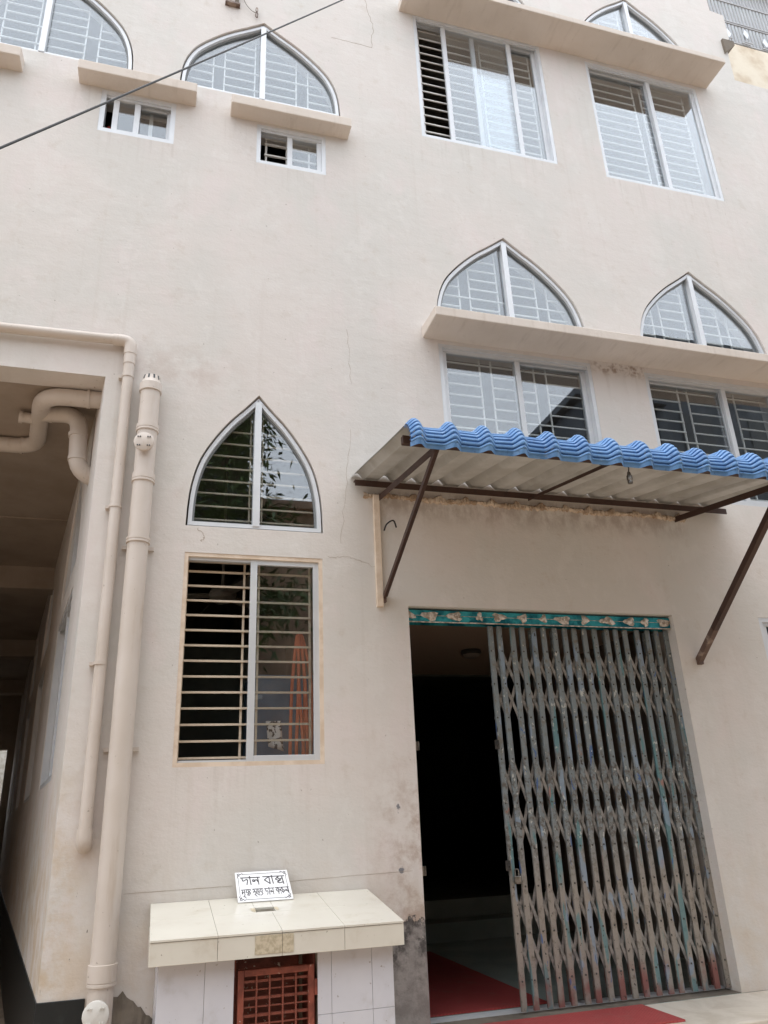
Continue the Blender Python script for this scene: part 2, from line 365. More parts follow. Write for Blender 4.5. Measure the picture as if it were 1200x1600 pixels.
def sheet_mesh(name, m, outline, holes, thick, mat4=None):
    """flat slab with real openings: 2-D outline and holes in (x, z), filled and extruded; front face at y=0, back at y=thick"""
    cu = bpy.data.curves.new(name, 'CURVE'); cu.dimensions = '2D'; cu.fill_mode = 'BOTH'; cu.extrude = thick/2
    for ring in [outline]+holes:
        sp = cu.splines.new('POLY'); sp.points.add(len(ring)-1); sp.use_cyclic_u = True
        for i, p in enumerate(ring): sp.points[i].co = (p[0], p[1], 0, 1)
    o = bpy.data.objects.new(name, cu); C.objects.link(o)
    dg = bpy.context.evaluated_depsgraph_get(); me = bpy.data.meshes.new_from_object(o.evaluated_get(dg))
    bpy.data.objects.remove(o); bpy.data.curves.remove(cu)
    T = Matrix(((1,0,0,0),(0,0,-1,thick/2),(0,1,0,0),(0,0,0,1)))
    me.transform((mat4 or Matrix.Identity(4)) @ T)
    bm = bmesh.new(); bm.from_mesh(me); bmesh.ops.remove_doubles(bm, verts=bm.verts, dist=1e-5); bmesh.ops.recalc_face_normals(bm, faces=bm.faces); bm.to_mesh(me); bm.free()
    me.polygons.foreach_set('use_smooth', [False]*len(me.polygons))
    me.materials.clear(); me.materials.append(M[m]); me.name = name
    return me
def offset(poly, d):
    """inward offset of a counter-clockwise polygon"""
    n = len(poly); out = []
    for i in range(n):
        a = Vector(poly[i-1]); b = Vector(poly[i]); c = Vector(poly[(i+1) % n])
        e1 = (b-a).normalized(); e2 = (c-b).normalized(); n1 = Vector((-e1.y, e1.x)); n2 = Vector((-e2.y, e2.x))
        q = (n1+n2); q = q/max(q.length_squared, 1e-6)*2
        out.append(tuple(b+q*d))
    return out
UNIT = {}
def unit_box(m):
    if m not in UNIT:
        UNIT[m] = MB().box(-.5,.5,-.5,.5,-.5,.5).mesh('bar_'+m, m)
    return UNIT[m]
def bar(name, m, parent, x0, x1, y0, y1, z0, z1):
    o = bpy.data.objects.new(name, unit_box(m)); C.objects.link(o); o.parent = parent
    o.location = Vector(((x0+x1)/2, (y0+y1)/2, (z0+z1)/2))-(parent.location if parent.type == 'EMPTY' else Vector()); o.scale = (abs(x1-x0), abs(y1-y0), abs(z1-z0))
    return o

# ------------------------------------------------------------------ the prayer house
bld = thing('prayer_house', 'cream plastered three-storey building with pointed arch windows above sliding windows', 'building', (0,0,0))
TH = .22
HALF = [(1,0),(.992,.12),(.965,.26),(.90,.40),(.80,.52),(.62,.66),(.42,.785),(.2,.895),(0,1)]
def arch(xc, hw, z0, z1, n=4):
    right = [p for p in smooth_pts(HALF, n) if not 0 < p[1] < .09]
    pts = [(xc+hw*u, z0+(z1-z0)*v) for u, v in right]
    left = [(xc-hw*u, z0+(z1-z0)*v) for u, v in right[:-1]][::-1]
    return pts+left           # counter-clockwise from lower right
def rect(x0, x1, z0, z1): return [(x0,z0),(x1,z0),(x1,z1),(x0,z1)]
def half_at(xc, hw, z0, z1, z):
    """half width of the arch at height z"""
    v = (z-z0)/(z1-z0)
    pts = smooth_pts(HALF, 6)
    for a, b in zip(pts, pts[1:]):
        if a[1] <= v <= b[1]: return hw*(a[0]+(b[0]-a[0])*(v-a[1])/max(b[1]-a[1], 1e-6))
    return 0 if v > 1 else hw
ARCH = {  # name: centre, half width, base, apex
 'A1': (.590, .462, 3.36, 4.393), 'A3': (2.765, .702, 5.26, 6.312), 'A4': (4.742, .702, 5.26, 6.30),
 'A5': (4.730, .702, 9.18, 10.235), 'A6': (2.765, .702, 9.18, 10.235), 'A7': (.559, .700, 7.425, 8.39), 'A8': (-1.262, .712, 7.44, 8.47)}
RECT = {'L1': (.122, 1.054, 1.793, 3.158), 'R1': (4.635, 5.57, 1.70, 2.845), 'M1': (2.048, 3.462, 3.845, 5.085), 'M2': (4.0, 5.42, 3.835, 5.066),
 'U1': (2.052, 3.47, 7.385, 9.048), 'U2': (4.008, 5.42, 7.352, 8.995), 'S1': (-.757, -.162, 6.705, 7.160), 'S2': (.520, 1.126, 6.678, 7.120), 'S0': (-2.2, -1.55, 6.71, 7.16)}
DOOR = (1.665, 3.828, .30, 2.842)
holes = [offset(arch(*a), -.012) for a in ARCH.values()] + [rect(*r) for r in RECT.values()]
outline = [(-.49, .0), (DOOR[0], .0), (DOOR[0], DOOR[3]), (DOOR[1], DOOR[3]), (DOOR[1], .0), (9.0, .0), (9.0, 9.24), (6.04, 9.32), (6.06, 9.9), (6.14, 10.05), (6.155, 10.46),
           (5.965, 10.48), (5.97, 12.2), (-7, 12.2), (-7, 0), (-4.2, 0), (-4.2, 4.43), (-.49, 4.43)]
wall = obj('wall', sheet_mesh('wall', 'plaster', outline, holes, TH), bld)

# the passage wall turns back at a skew angle
SK = Vector((-.168, .9858)); SK.normalize()
MS = Matrix(((SK.x, -SK.y, 0, -.49), (SK.y, SK.x, 0, .004), (0,0,1,0), (0,0,0,1)))    # local x runs along the wall; local +y would point left
MS = MS @ Matrix.Diagonal((1, -1, 1, 1))                                                 # local +y now goes into the wall, front face looks into the passage
pw_rects = [(.92+i*3.05, 2.32+i*3.05, 1.79, 3.16) for i in range(4)]
pw_arch = [(1.62+i*3.05, .70, 3.36, 4.36) for i in range(4)]
pw = obj('passage_wall', sheet_mesh('passage_wall', 'plaster', rect(0, 15, 0, 4.62), [rect(*r) for r in pw_rects]+[arch(*a) for a in pw_arch], TH, MS), bld)

# rooms behind the openings, walls ceilings and floors
def room(x0, x1, y1, z0, z1, m='dimmed_inner_paint', y0=TH-.01, floor='dimmed_inner_paint'):
    b = MB(); b.add([(x0,y0,z0),(x1,y0,z0),(x1,y1,z0),(x0,y1,z0),(x0,y0,z1),(x1,y0,z1),(x1,y1,z1),(x0,y1,z1)], [(4,5,6,7),(1,2,6,5),(2,3,7,6),(3,0,4,7),(0,3,2,1)])
    return b.build('room_lining', m, bld)
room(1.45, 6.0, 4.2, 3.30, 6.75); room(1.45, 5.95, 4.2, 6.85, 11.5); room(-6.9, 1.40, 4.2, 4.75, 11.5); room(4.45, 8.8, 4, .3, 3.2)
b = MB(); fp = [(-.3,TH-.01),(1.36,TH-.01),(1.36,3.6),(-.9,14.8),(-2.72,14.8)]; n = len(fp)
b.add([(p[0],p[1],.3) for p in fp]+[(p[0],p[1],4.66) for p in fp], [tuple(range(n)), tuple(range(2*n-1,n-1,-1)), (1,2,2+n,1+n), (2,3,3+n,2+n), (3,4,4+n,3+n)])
b.build('room_lining', 'dimmed_inner_paint', bld)
# vestibule behind the gate, then two steps up to the dark hall
for x in (1.40, 4.30): MB().box(x, x+.10, TH-.005, 3.5, .2, 3.0).build('vestibule_wall', 'dimmed_inner_paint', bld)
MB().box(1.39, 4.41, TH-.004, 3.62, 3.0, 3.12).build('vestibule_ceiling', 'vestibule_ceiling', bld)
MB().box(1.39, 4.41, .0, 3.17, .12, .30).build('vestibule_floor', 'floor_tile', bld)
MB().box(1.39, 4.41, 3.17, 3.55, .12, .47).build('inner_step', 'floor_tile', bld, .006)
MB().box(-.2, 6.9, 3.55, 12, .12, .64).build('hall_floor', 'floor_tile', bld)
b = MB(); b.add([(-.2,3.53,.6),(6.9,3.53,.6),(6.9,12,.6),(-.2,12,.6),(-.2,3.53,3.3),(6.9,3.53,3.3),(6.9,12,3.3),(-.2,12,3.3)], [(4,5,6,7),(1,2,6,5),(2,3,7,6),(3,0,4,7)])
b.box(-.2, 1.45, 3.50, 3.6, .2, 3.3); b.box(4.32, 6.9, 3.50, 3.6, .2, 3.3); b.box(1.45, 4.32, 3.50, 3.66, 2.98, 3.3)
b.build('hall_lining', 'dimmed_hall_paint', bld)

# concrete sun ledges
def ledge(x0, x1, dep, z0, h):
    b = MB(); b.add([(x0,.01,z0),(x1,.01,z0),(x1,-dep,z0),(x0,-dep,z0),(x0,.01,z0+h+.03),(x1,.01,z0+h+.03),(x1,-dep,z0+h),(x0,-dep,z0+h)],
                    [(0,1,2,3),(7,6,5,4),(3,2,6,7),(0,3,7,4),(1,5,6,2),(0,4,5,1)])
    return b.build('ledge', 'ledge', bld, .008)
ledge(1.915, 6.4, .325, 5.118, .085)
ledge(1.905, 5.582, .335, 9.04, .075)
ledge(-.940, -.002, .15, 7.172, .10)
ledge(.286, 1.332, .15, 7.142, .10)
ledge(-2.45, -1.365, .15, 7.165, .10)
MB().prism([(6.0,9.74),(6.16,9.90),(6.16,9.97),(6.0,9.97)], -.03, .3).build('ledge_stub', 'cement_dark', bld)

# ------------------------------------------------------------------ windows
def pane(parent, x0, x1, y, z0, z1): MB().box(x0, x1, y, y+.005, z0, z1).build('pane', 'pane_glass', parent)
def frame_mesh(outer, t, y0, y1, m):
    inner = offset(outer, t); n = len(outer); b = MB()
    b.add([(p[0], y, p[1]) for ring, y in ((outer, y0), (inner, y0), (inner, y1), (outer, y1)) for p in ring],
          [(r*n+i, r*n+(i+1) % n, ((r+1) % 4)*n+(i+1) % n, ((r+1) % 4)*n+i) for r in range(4) for i in range(n)])
    return b.mesh('frame', m)
def sash(parent, x0, x1, y, z0, z1, m='aluminium', st=.045, rl=.045, rb=None, bar_x=None):
    rb = rb or rl
    b = MB(); b.box(x0, x0+st, y, y+.028, z0, z1); b.box(x1-st, x1, y, y+.028, z0, z1)
    b.box(x0+st, x1-st, y+.001, y+.027, z1-rl, z1); b.box(x0+st, x1-st, y+.001, y+.027, z0, z0+rb)
    o = b.build('sash', m, parent, .002)
    pane(parent, x0+st-.004, x1-st+.004, y+.012, z0+rb-.004, z1-rl+.004); return o
def hbar(parent, x0, x1, z, m='grille_white', y=.112, t=.0056): bar('grille_bar', m, parent, x0, x1, y, y+t*2, z-t, z+t)
def vbar(parent, x, z0, z1, m='grille_white', y=.124, t=.006): bar('grille_bar', m, parent, x-t, x+t, y, y+t*2, z0, z1)
def sliding(name, sashes, ft=.035, y0=.004, m='aluminium', depth=.10, track=True):
    x0, x1, z0, z1 = RECT[name] if isinstance(name, str) else name
    g = .0
    me = frame_mesh(rect(x0+g, x1-g, z0+g, z1-g), ft, y0, y0+depth, m); me.name = 'window'
    o = obj('window', me, bld)
    if track:
        for ya in (.012, .045):
            for za, zb in ((z1-ft-.028, z1-ft+.001), (z0+ft-.001, z0+ft+.014)):
                MB().box(x0+ft, x1-ft, y0+ya, y0+ya+.005, za, zb).build('track', 'aluminium_grey', o)
    for s in sashes: sash(o, *s[:2], y0+s[2], z0+ft*.6, z1-ft*.6, s[3] if len(s) > 3 else m)
    return o
# upper storey, wide windows
w = sliding('U1', [(2.360, 3.135, .018), (2.690, 3.44, .052)])
for i in range(15):
    z = 7.485+i*.1075
    for a, c in ((2.140, 2.725), (2.820, 3.385)): hbar(w, a, c, z)
for x in (2.142, 2.725, 2.820, 3.385): vbar(w, x, 7.42, 9.02)
w = sliding('U2', [(4.03, 4.815, .052), (4.770, 5.39, .018)])
for i in range(15):
    z = 7.455+i*.1075
    for a, c in ((4.05, 4.650), (4.745, 5.315)): hbar(w, a, c, z)
for x in (4.055, 4.650, 4.745, 5.315): vbar(w, x, 7.39, 8.97)
# middle storey, with paired grille uprights
for k, prs, sx in (('M1', ((2.460, 2.564), (2.967, 3.082)), ((2.075, 2.785, .018), (2.74, 3.43, .052))), ('M2', ((4.420, 4.520), (4.932, 5.037)), ((4.03, 4.86, .052), (4.815, 5.39, .018)))):
    x0, x1, z0, z1 = RECT[k]
    w = sliding(k, sx, m='aluminium_grey')
    for p in prs:
        for x in p: vbar(w, x, z0+.03, z1-.03)
    edges = [x0+.04]+[x for p in prs for x in p]+[x1-.04]
    for i in range(11):
        z = z1-.09-i*.1025
        if i in (0, 5, 10): hbar(w, edges[0], edges[-1], z)
        else:
            for a, c in zip(edges[0::2], edges[1::2]): hbar(w, a, c, z)
# tall ground floor window, half open behind its bars
w = sliding('L1', [(.562, 1.036, .012, 'aluminium_grey')], ft=.026, m='trim_beige', depth=.13, track=False)
for za, zb in ((1.80, 1.832), (3.112, 3.135)): MB().box(.15, .60, .02, .055, za, zb).build('track', 'aluminium_grey', w)
for i in range(13): hbar(w, .145, .99, 1.852+i*.1008, 'grille_beige', .110, .0065)
for x in (.150, .532, .632, .985): vbar(w, x, 1.815, 3.135, 'grille_beige', .123, .007)
w = sliding('R1', [(4.67, 5.12, .018), (5.08, 5.54, .052)], m='aluminium')
for i in range(10): hbar(w, 4.67, 5.54, 1.80+i*.1, 'grille_white')
# small high windows
w = sliding('S1', [(-.657, -.445, .018), (-.49, -.185, .052)], m='aluminium', ft=.04)
bar('grille_bar', 'grille_white', w, -.376, -.345, .13, .15, 6.74, 7.13)
w = sliding('S2', [(.788, 1.096, .018)], m='aluminium', ft=.035)
for z in (6.905, 7.03, 7.10): hbar(w, .60, 1.09, z, t=.008)
for x in (.617, .80, 1.0): vbar(w, x, 6.71, 7.09, t=.008)
w = sliding('S0', [(-1.9, -1.58, .018), (-2.16, -1.86, .052)], m='aluminium', ft=.04)
# pointed windows
def arched(k, verts, rows, gaps, mcol='aluminium', ft=.027, gm='grille_white'):
    xc, hw, z0, z1 = ARCH[k] if isinstance(k, str) else k
    A = arch(xc, hw, z0, z1)
    me = frame_mesh(A, ft, .018, .085, mcol); me.name = 'window'
    o = obj('window', me, bld)
    oa, ob, nn = offset(A, ft-.004), offset(A, ft+.014), len(A); gb = MB()
    gb.add([(p[0], y, p[1]) for ring, y in ((oa, .045), (ob, .045), (ob, .078), (oa, .078)) for p in ring], [(r*nn+i, r*nn+(i+1) % nn, ((r+1) % 4)*nn+(i+1) % nn, ((r+1) % 4)*nn+i) for r in range(4) for i in range(nn)])
    gb.build('glazing_bead', 'bead', o)
    MB().box(xc-.024, xc+.024, .008, .08, z0+ft*.5, z1-ft*1.3).build('mullion', mcol, o, .002)
    for side in (-1, 1):
        inner = offset(A, ft+.010)
        pts = [p for p in inner if (p[0]-xc)*side > .022]
        zt = max(p[1] for p in inner)
        if side > 0: poly = [(xc+.022, z0+ft+.01)]+pts+[(xc+.022, zt-.02)]
        else: poly = [(xc-.022, zt-.02)]+pts+[(xc-.022, z0+ft+.01)]
        me = sheet_mesh('pane', 'pane_glass', poly, [], .005); me.transform(Matrix.Translation((0, .055, 0))); obj('pane', me, o)
    for x in verts:
        lo, hi = z0+.03, z0+.03
        while hi < z1 and half_at(xc, hw, z0, z1, hi) > abs(x-xc)+.03: hi += .02
        if hi > lo+.05: vbar(o, x, lo, hi, gm)
    for z in rows:
        h = half_at(xc, hw, z0, z1, z)-.03
        if h < .06: continue
        segs = [(xc-h, xc+h)]
        for a, c, full in gaps:
            if any(abs(z-f) < .02 for f in full): continue
            new = []
            for s0, s1 in segs:
                if c <= s0 or a >= s1: new.append((s0, s1)); continue
                if a > s0: new.append((s0, a))
                if c < s1: new.append((c, s1))
            segs = new
        for s0, s1 in segs:
            if s1-s0 > .03: hbar(o, s0, s1, z, gm)
    return o
r1 = [3.445+i*.1 for i in range(8)]
arched('A1', (.552, .640), r1, [], gm='grille_beige')
def big(k, ox):
    xc, hw, z0, z1 = ARCH[k]
    rows = [z0+.115+i*.104 for i in range(8)]
    full = (rows[1], rows[3])
    arched(k, [ox+v for v in (-.433, -.333, -.06, .322, .432)], rows, [(ox-.433, ox-.333, (rows[3],)), (ox-.06, ox+.02, (rows[1], rows[3])), (ox+.322, ox+.432, (rows[3],))])
for k, ox in (('A3', 2.769), ('A4', 4.738), ('A5', 4.735), ('A6', 2.769), ('A7', .560), ('A8', -1.28)): big(k, ox)
# windows along the passage wall
for r, a in zip(pw_rects, pw_arch):
    x0, x1, z0, z1 = r
    w = sliding(r, [(x0+.03, (x0+x1)/2+.03, .018), ((x0+x1)/2-.03, x1-.03, .052)], m='aluminium_grey'); w.matrix_local = MS
    for i in range(8): hbar(w, x0+.03, x1-.03, z0+.12+i*.16, 'grille_beige')
    w = arched(a, (), [3.6, 3.85, 4.1], [], 'aluminium_grey'); w.matrix_local = MS

# passage ceiling, beams, far wall and the other side
b = MB(); b.box(-7, -.25, TH-.002, 15.4, 4.43, 4.64); b.build('passage_ceiling', 'dimmed_passage_paint', bld)
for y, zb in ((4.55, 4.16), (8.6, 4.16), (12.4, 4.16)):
    MB().box(-6.8, -.49-.170*y+.10, y, y+.28, zb, 4.44).build('ceiling_beam', 'dimmed_passage_paint', bld, .01)
MB().box(-6.8, -.49-.17*2.9+.1, 2.9, 2.915, 4.415, 4.44).build('ceiling_seam', 'dimmed_passage_paint', bld)
MB().add([(-4.2,.1,0),(-6.9,15.4,0),(-6.9,15.4,4.5),(-4.2,.1,4.5),(-4.4,.1,0),(-7.1,15.4,0),(-7.1,15.4,4.5),(-4.4,.1,4.5)], [(0,1,2,3),(4,7,6,5),(0,3,7,4)]).build('passage_side_wall', 'dimmed_passage_paint', bld)
me = sheet_mesh('passage_end_wall', 'dimmed_passage_paint', rect(-7.2, -2.6, 0, 4.5), [rect(-4.6, -3.06, 2.0, 3.22)], .2); me.transform(Matrix.Translation((0, 14.2, 0))); obj('passage_end_wall', me, bld)
MB().box(-12, 2, 17, 17.2, 0, 3.6).build('added_yard_wall', 'pvc_white', bld)  # added beyond the end opening to block the bright sky
# black painted plinth round the corner
MB().box(-.497, -.255, -.010, .02, 0, .637).build('plinth', 'black_paint', bld, .003)
b = MB(); b.box(-.011, 14, -.008, .05, 0, .632); o = b.build('plinth', 'black_paint', bld, .003); o.matrix_local = MS
# hairline cracks and a plaster joint
def crack(pts, wd=.004, j=1.):
    P = []
    for a, c in zip(pts, pts[1:]):
        for k in range(8):
            t = k/8; P.append((a[0]+(c[0]-a[0])*t+j*random.uniform(-.012,.012), a[1]+(c[1]-a[1])*t+j*random.uniform(-.008,.008)))
    P.append(pts[-1]); b = MB()
    for a, c in zip(P, P[1:]): b.bar((a[0],-.0006,a[1]), (c[0],-.0006,c[1]), wd*random.uniform(.5,1.1), .0014, (0,1,0)) if False else b.bar((a[0],-.0002,a[1]), (c[0],-.0002,c[1]), .0016, wd*random.uniform(.5,1.1))
    b.build('crack', 'crack_dark', bld)
crack([(1.55,9.1),(1.62,8.75),(1.60,8.42),(1.20,8.42)], .004)
crack([(1.09,3.17),(1.22,3.18),(1.33,3.16),(1.45,3.10)], .0025)
crack([(1.19,3.28),(1.24,3.75),(1.28,4.2)], .0018)
crack([(-.10,1.125),(.50,1.13)], .002, .15); crack([(.83,1.135),(1.25,1.145),(1.6,1.15)], .002, .15)
crack([(.2,3.33),(.24,3.28),(.23,3.24)], .004); crack([(1.28,5.1),(1.30,4.6)], .0018)

# ------------------------------------------------------------------ ground
struct(MB().box(-40, 40, -60, 60, -.3, 0).build('ground', 'lane_cement'))
b = MB(); b.box(1.42, 9, -.62, -.001, .0, .30)
struct(b.build('doorstep', 'marble', None, .008))
b = MB(); b.box(DOOR[0]+.003, DOOR[1]-.003, .0005, .30, .10, .303); struct(b.build('door_sill', 'cement_dark'))

# ------------------------------------------------------------------ collapsible gate
gate = thing('collapsible_gate', 'grey folding lattice gate with peeling paint, drawn half open', 'gate', (2.7, .1, .3))
def gpart(name, b, m, bevel=0): return b.build(name, m, gate, bevel)
GY = .095; X0, X1, NP = 2.312, 3.806, 18
sp = (X1-X0)/(NP-1)
def channel(y, zt, zb, wd=.037):
    b = MB(); b.box(-wd/2, wd/2, y-.003, y, zb, zt); b.box(-wd/2, -wd/2+.003, y, y+.014, zb, zt); b.box(wd/2-.003, wd/2, y, y+.014, zb, zt); return b
cm = channel(0, 2.735, .318).mesh('channel', 'gate_paint'); rm = channel(0, 2.725, .33, .026).mesh('rear_channel', 'gate_paint')
xs = []
for i in range(NP):
    x = X0+sp*i+random.uniform(-.008, .008); xs.append(x)
    o = obj('channel', cm, gate); o.location = Vector((x, GY, 0))-gate.location; o.rotation_euler = (0, random.uniform(-.004, .004), random.uniform(-.12, .12))
for i in range(NP-1):
    o = obj('rear_channel', rm, gate); o.location = Vector((xs[i]+random.uniform(.01, .03), GY+.048, 0))-gate.location; o.rotation_euler = (0, random.uniform(-.003, .003), 0)
SETS = ((2.318, .235), (1.52, .285), (.745, .265))
fl = MB().box(-.0105, .0105, -.0025, .0025, -.5, .5).mesh('lattice_strip', 'lattice_paint')
# pivot heights
for zm, L in SETS:
    for i in range(-1, NP):
        for sgn, yy in ((1, GY+.019), (-1, GY+.026)):
            a, c = i, i+2
            p0 = Vector(((X0+sp*a), yy, zm+sgn*L)); p1 = Vector(((X0+sp*c), yy, zm-sgn*L))
            if a < 0: p0 = (p0+p1)/2
            if c > NP-1: p1 = (p0+p1)/2 if a >= 0 else p1
            if a > NP-2: continue
            d = p1-p0; o = obj('lattice_strip', fl, gate); o.location = (p0+p1)/2-gate.location
            o.rotation_euler = (0, math.atan2(d.x, d.z), 0); o.scale = (1, 1, d.length+.02)
rv = MB().lathe((0,0,0), (0,-1,0), [(.006,-.002),(.006,.003),(.003,.006),(0,.006)], 8).mesh('rivet', 'dark_steel')
for zm, L in SETS:
    for i in range(NP):
        for dz in (L, 0, -L):
            o = obj('rivet', rv, gate); o.location = Vector((xs[i], GY-.003, zm+dz))-gate.location
b = MB(); b.box(DOOR[0]+.004, DOOR[1]-.004, .045, .050, 2.742, 2.826); b.box(DOOR[0]+.004, DOOR[1]-.004, .0505, .15, 2.815, 2.826); b.box(DOOR[0]+.004, DOOR[1]-.004, .145, .15, 2.742, 2.8145)
tr = gpart('top_track', b, 'teal_foil')
b = MB(); b.box(DOOR[0]+.004, DOOR[1]-.004, .040, .0445, 2.736, 2.744); b.box(DOOR[0]+.004, DOOR[1]-.004, .0425, .0448, 2.786, 2.789); gpart('track_lip', b, 'silver_foil')
for x in (1.68, 1.84, 2.02, 2.22, 2.375, 2.56, 2.73, 2.89, 3.08, 3.27, 3.46, 3.60, 3.77):
    b = MB(); n = 12; c = []; ph = random.random()*6; wd = random.uniform(.026, .072)
    for k in range(n):
        a = 2*math.pi*k/n; r = 1+.28*math.sin(3*a+ph)+random.uniform(-.22, .22)
        c.append((max(x+wd*r*math.cos(a), DOOR[0]+.005), 2.787+.030*r*math.sin(a)))
    vs = [(x, .034, 2.787)]+[(p[0], .0395+random.uniform(-.002,.002), p[1]) for p in c]+[(p[0], .0442, p[1]) for p in c]
    b.add(vs, [(0, 1+k, 1+(k+1) % n) for k in range(n)]+[(1+k, 1+n+k, 1+n+(k+1) % n, 1+(k+1) % n) for k in range(n)])
    gpart('foil_patch', b, 'silver_foil')
b = MB(); b.box(DOOR[0]+.002, DOOR[0]+.022, .07, .16, .304, 2.735); gpart('jamb_channel', b, 'dark_steel')
for z in (1.90, 1.14):
    b = MB(); b.box(DOOR[0]+.022, DOOR[0]+.050, .085, .090, z-.028, z+.028); b.box(DOOR[0]+.044, DOOR[0]+.050, .075, .085, z-.028, z+.028); gpart('lock_catch', b, 'lock_steel', .001)
    b = MB(); b.box(X0-.045, X0-.012, .080, .086, z-.03, z+.03); b.tube([(X0-.03,.07,z+.012),(X0-.03,.055,z),(X0-.03,.07,z-.012)], .004, 8); gpart('hasp', b, 'dark_steel')
for y in (.150, .178, .206):
    gpart('floor_rail', MB().box(DOOR[0]+.01, DOOR[1]-.01, y, y+.012, .302, .318), 'aluminium')
lock = thing('padlock', 'small steel padlock hanging on the leading edge of the folding gate', 'padlock', (2.335, .07, 1.03))
MB().box(2.312, 2.358, .060, .084, 1.030, 1.078).build('lock_body', 'lock_steel', lock, .005)
MB().tube(rounded([(2.322,.072,1.075),(2.322,.072,1.118),(2.348,.072,1.118),(2.348,.072,1.075)], .013), .0045, 8).build('shackle', 'lock_steel', lock)

# ------------------------------------------------------------------ mats
def floor_mat(x0, x1, y0, y1, z, label):
    n = 24; b = MB(); vs = []; fs = []
    for i in range(n+1):
        for j in (0, 1):
            x = x0+(x1-x0)*i/n; y = (y0, y1)[j]
            vs += [(x, y+random.uniform(-.002,.002), z), (x, y, z+.010)]
    for i in range(n):
        a = i*4; fs += [(a+1, a+5, a+7, a+3), (a, a+4, a+5, a+1), (a+2, a+3, a+7, a+6), (a, a+2, a+6, a+4)]
    fs += [(0,1,3,2), (n*4, n*4+2, n*4+3, n*4+1)]
    b.add(vs, fs); o = b.build('floor_mat', 'mat_red'); tag(o, label, 'mat'); return o
floor_mat(1.66, 3.06, -.46, -.02, .3005, 'red ribbed mat lying on the marble doorstep outside the gate')
floor_mat(1.68, 2.58, .315, 2.66, .3005, 'red ribbed runner on the vestibule floor inside the gate')
lamp = thing('ceiling_lamp', 'unlit round lamp on the ceiling inside the gate', 'lamp', (3.02, 2.15, 3.0))
MB().lathe((3.02,2.15,3.0), (0,0,-1), [(0,-.004),(.10,-.004),(.105,.03),(.09,.045)], 28).build('lamp_base', 'lamp_plastic', lamp)
MB().lathe((3.02,2.15,3.0), (0,0,-1), [(.088,.044),(.075,.065),(.04,.078),(0,.08)], 28).build('diffuser', 'fan_cream', lamp)

# ------------------------------------------------------------------ canopy
can = thing('entrance_canopy', 'blue crimped metal canopy on brown steel brackets over the gate', 'canopy', (2.9, 0, 3.6))
PER = .2105; HX0 = 1.318
def hump(x):
    t = ((x-HX0)/PER+.5) % 1-.5
    return .044*(.5+.5*math.cos(min(abs(t)/.25, 1)*math.pi))**.7
def sheet_path(hh=0.):
    """(y, z, ny, nz, crimp) from the wall to the lip"""
    out = []
    y0, z0, y1, z1 = .0, 3.792, -1.275, 3.548
    d = Vector((y1-y0, z1-z0)).normalized(); nn = Vector((d.y, -d.x)) if d.x > 0 else Vector((-d.y, d.x))
    nn = Vector((d.y, -d.x)); 
    if nn.y < 0: nn = -nn
    for k in range(9):
        t = k/8; out.append((y0+(y1-y0)*t, z0+(z1-z0)*t, nn.x, nn.y, 0))
    r = .118; c = Vector((y1, z1))-nn*r; a0 = math.atan2(nn.y, nn.x); N = 80
    for k in range(1, N+1):
        a = a0+R(106-8*hh)*k/N; ph = (k/N*8) % 1
        cr = .007-.026*max(0, math.cos((ph-.5)*2*math.pi))**2 if 3 < k < N-9 else 0
        q = Vector((math.cos(a), math.sin(a)))
        out.append((c.x+q.x*r, c.y+q.y*r, q.x, q.y, cr))
    return out
SP = sheet_path()
ROWS = {}
def arc_rows(h):
    k = round(h/.044*12)
    if k not in ROWS: ROWS[k] = sheet_path(k/12)
    return ROWS[k]
def canopy_sheet(x0, x1, off, lift):
    nx = max(8, int((x1-x0)/PER*18)); vs = []; fs = []
    for i in range(nx+1):
        x = x0+(x1-x0)*i/nx; h = hump(x)
        for (y, z, ny, nz, cr) in arc_rows(h):
            e = h+off+lift+cr+.0025*math.sin(x*7.3+y*5)+.002*math.sin(x*17.1)
            vs.append((x, y+ny*e, z+nz*e))
    m = len(SP)
    for i in range(nx):
        for k in range(m-1): fs.append((i*m+k, (i+1)*m+k, (i+1)*m+k+1, i*m+k+1))
    return vs, fs
panels = [(1.272, 2.17), (2.145, 3.01), (2.985, 3.85), (3.825, 4.50)]
for i, (a, c) in enumerate(panels):
    v, f = canopy_sheet(a, c, .0015, i % 2*.003); MB().add(v, f, True).build('roof_sheet', 'blue_sheet', can)
    v, f = canopy_sheet(a+.002, c-.002, -.0015, i % 2*.003); 
    m = len(SP); nx = len(v)//m; v = [p for j in range(nx) for p in v[j*m:j*m+m-1]]; f = [(j*(m-1)+k, (j+1)*(m-1)+k, (j+1)*(m-1)+k+1, j*(m-1)+k+1) for j in range(nx-1) for k in range(m-2)]
    MB().add(v, f, True).build('sheet_lining', 'sheet_white', can)
def angle(a, c, w1=.04, t=.005):
    b = MB(); b.bar(a, c, t, w1); a2 = Vector(a)+Vector((w1/2, 0, w1/2)); c2 = Vector(c)+Vector((w1/2, 0, w1/2)); b.bar(a2, c2, w1, t); return b
b = MB(); b.box(1.285, 4.49, -.075, -.070, 3.705, 3.752); b.box(1.285, 4.49, -.0695, -.03, 3.747, 3.752); b.build('rear_rail', 'brown_steel', can)
b = MB(); b.box(1.30, 4.48, -1.165, -1.125, 3.505, 3.557); b.build('front_rail', 'brown_steel', can, .003)
for x in (1.483, 4.02): angle((x, -.005, 3.650), (x, -1.215, 3.462), .045).build('arm', 'brown_steel', can)
angle((2.67, -.06, 3.705), (2.67, -1.2, 3.485), .022).build('purlin', 'brown_steel', can)
b = angle((1.481, -.004, 2.885), (1.481, -1.20, 3.455), .034, .006); b.build('brace', 'brown_steel', can)
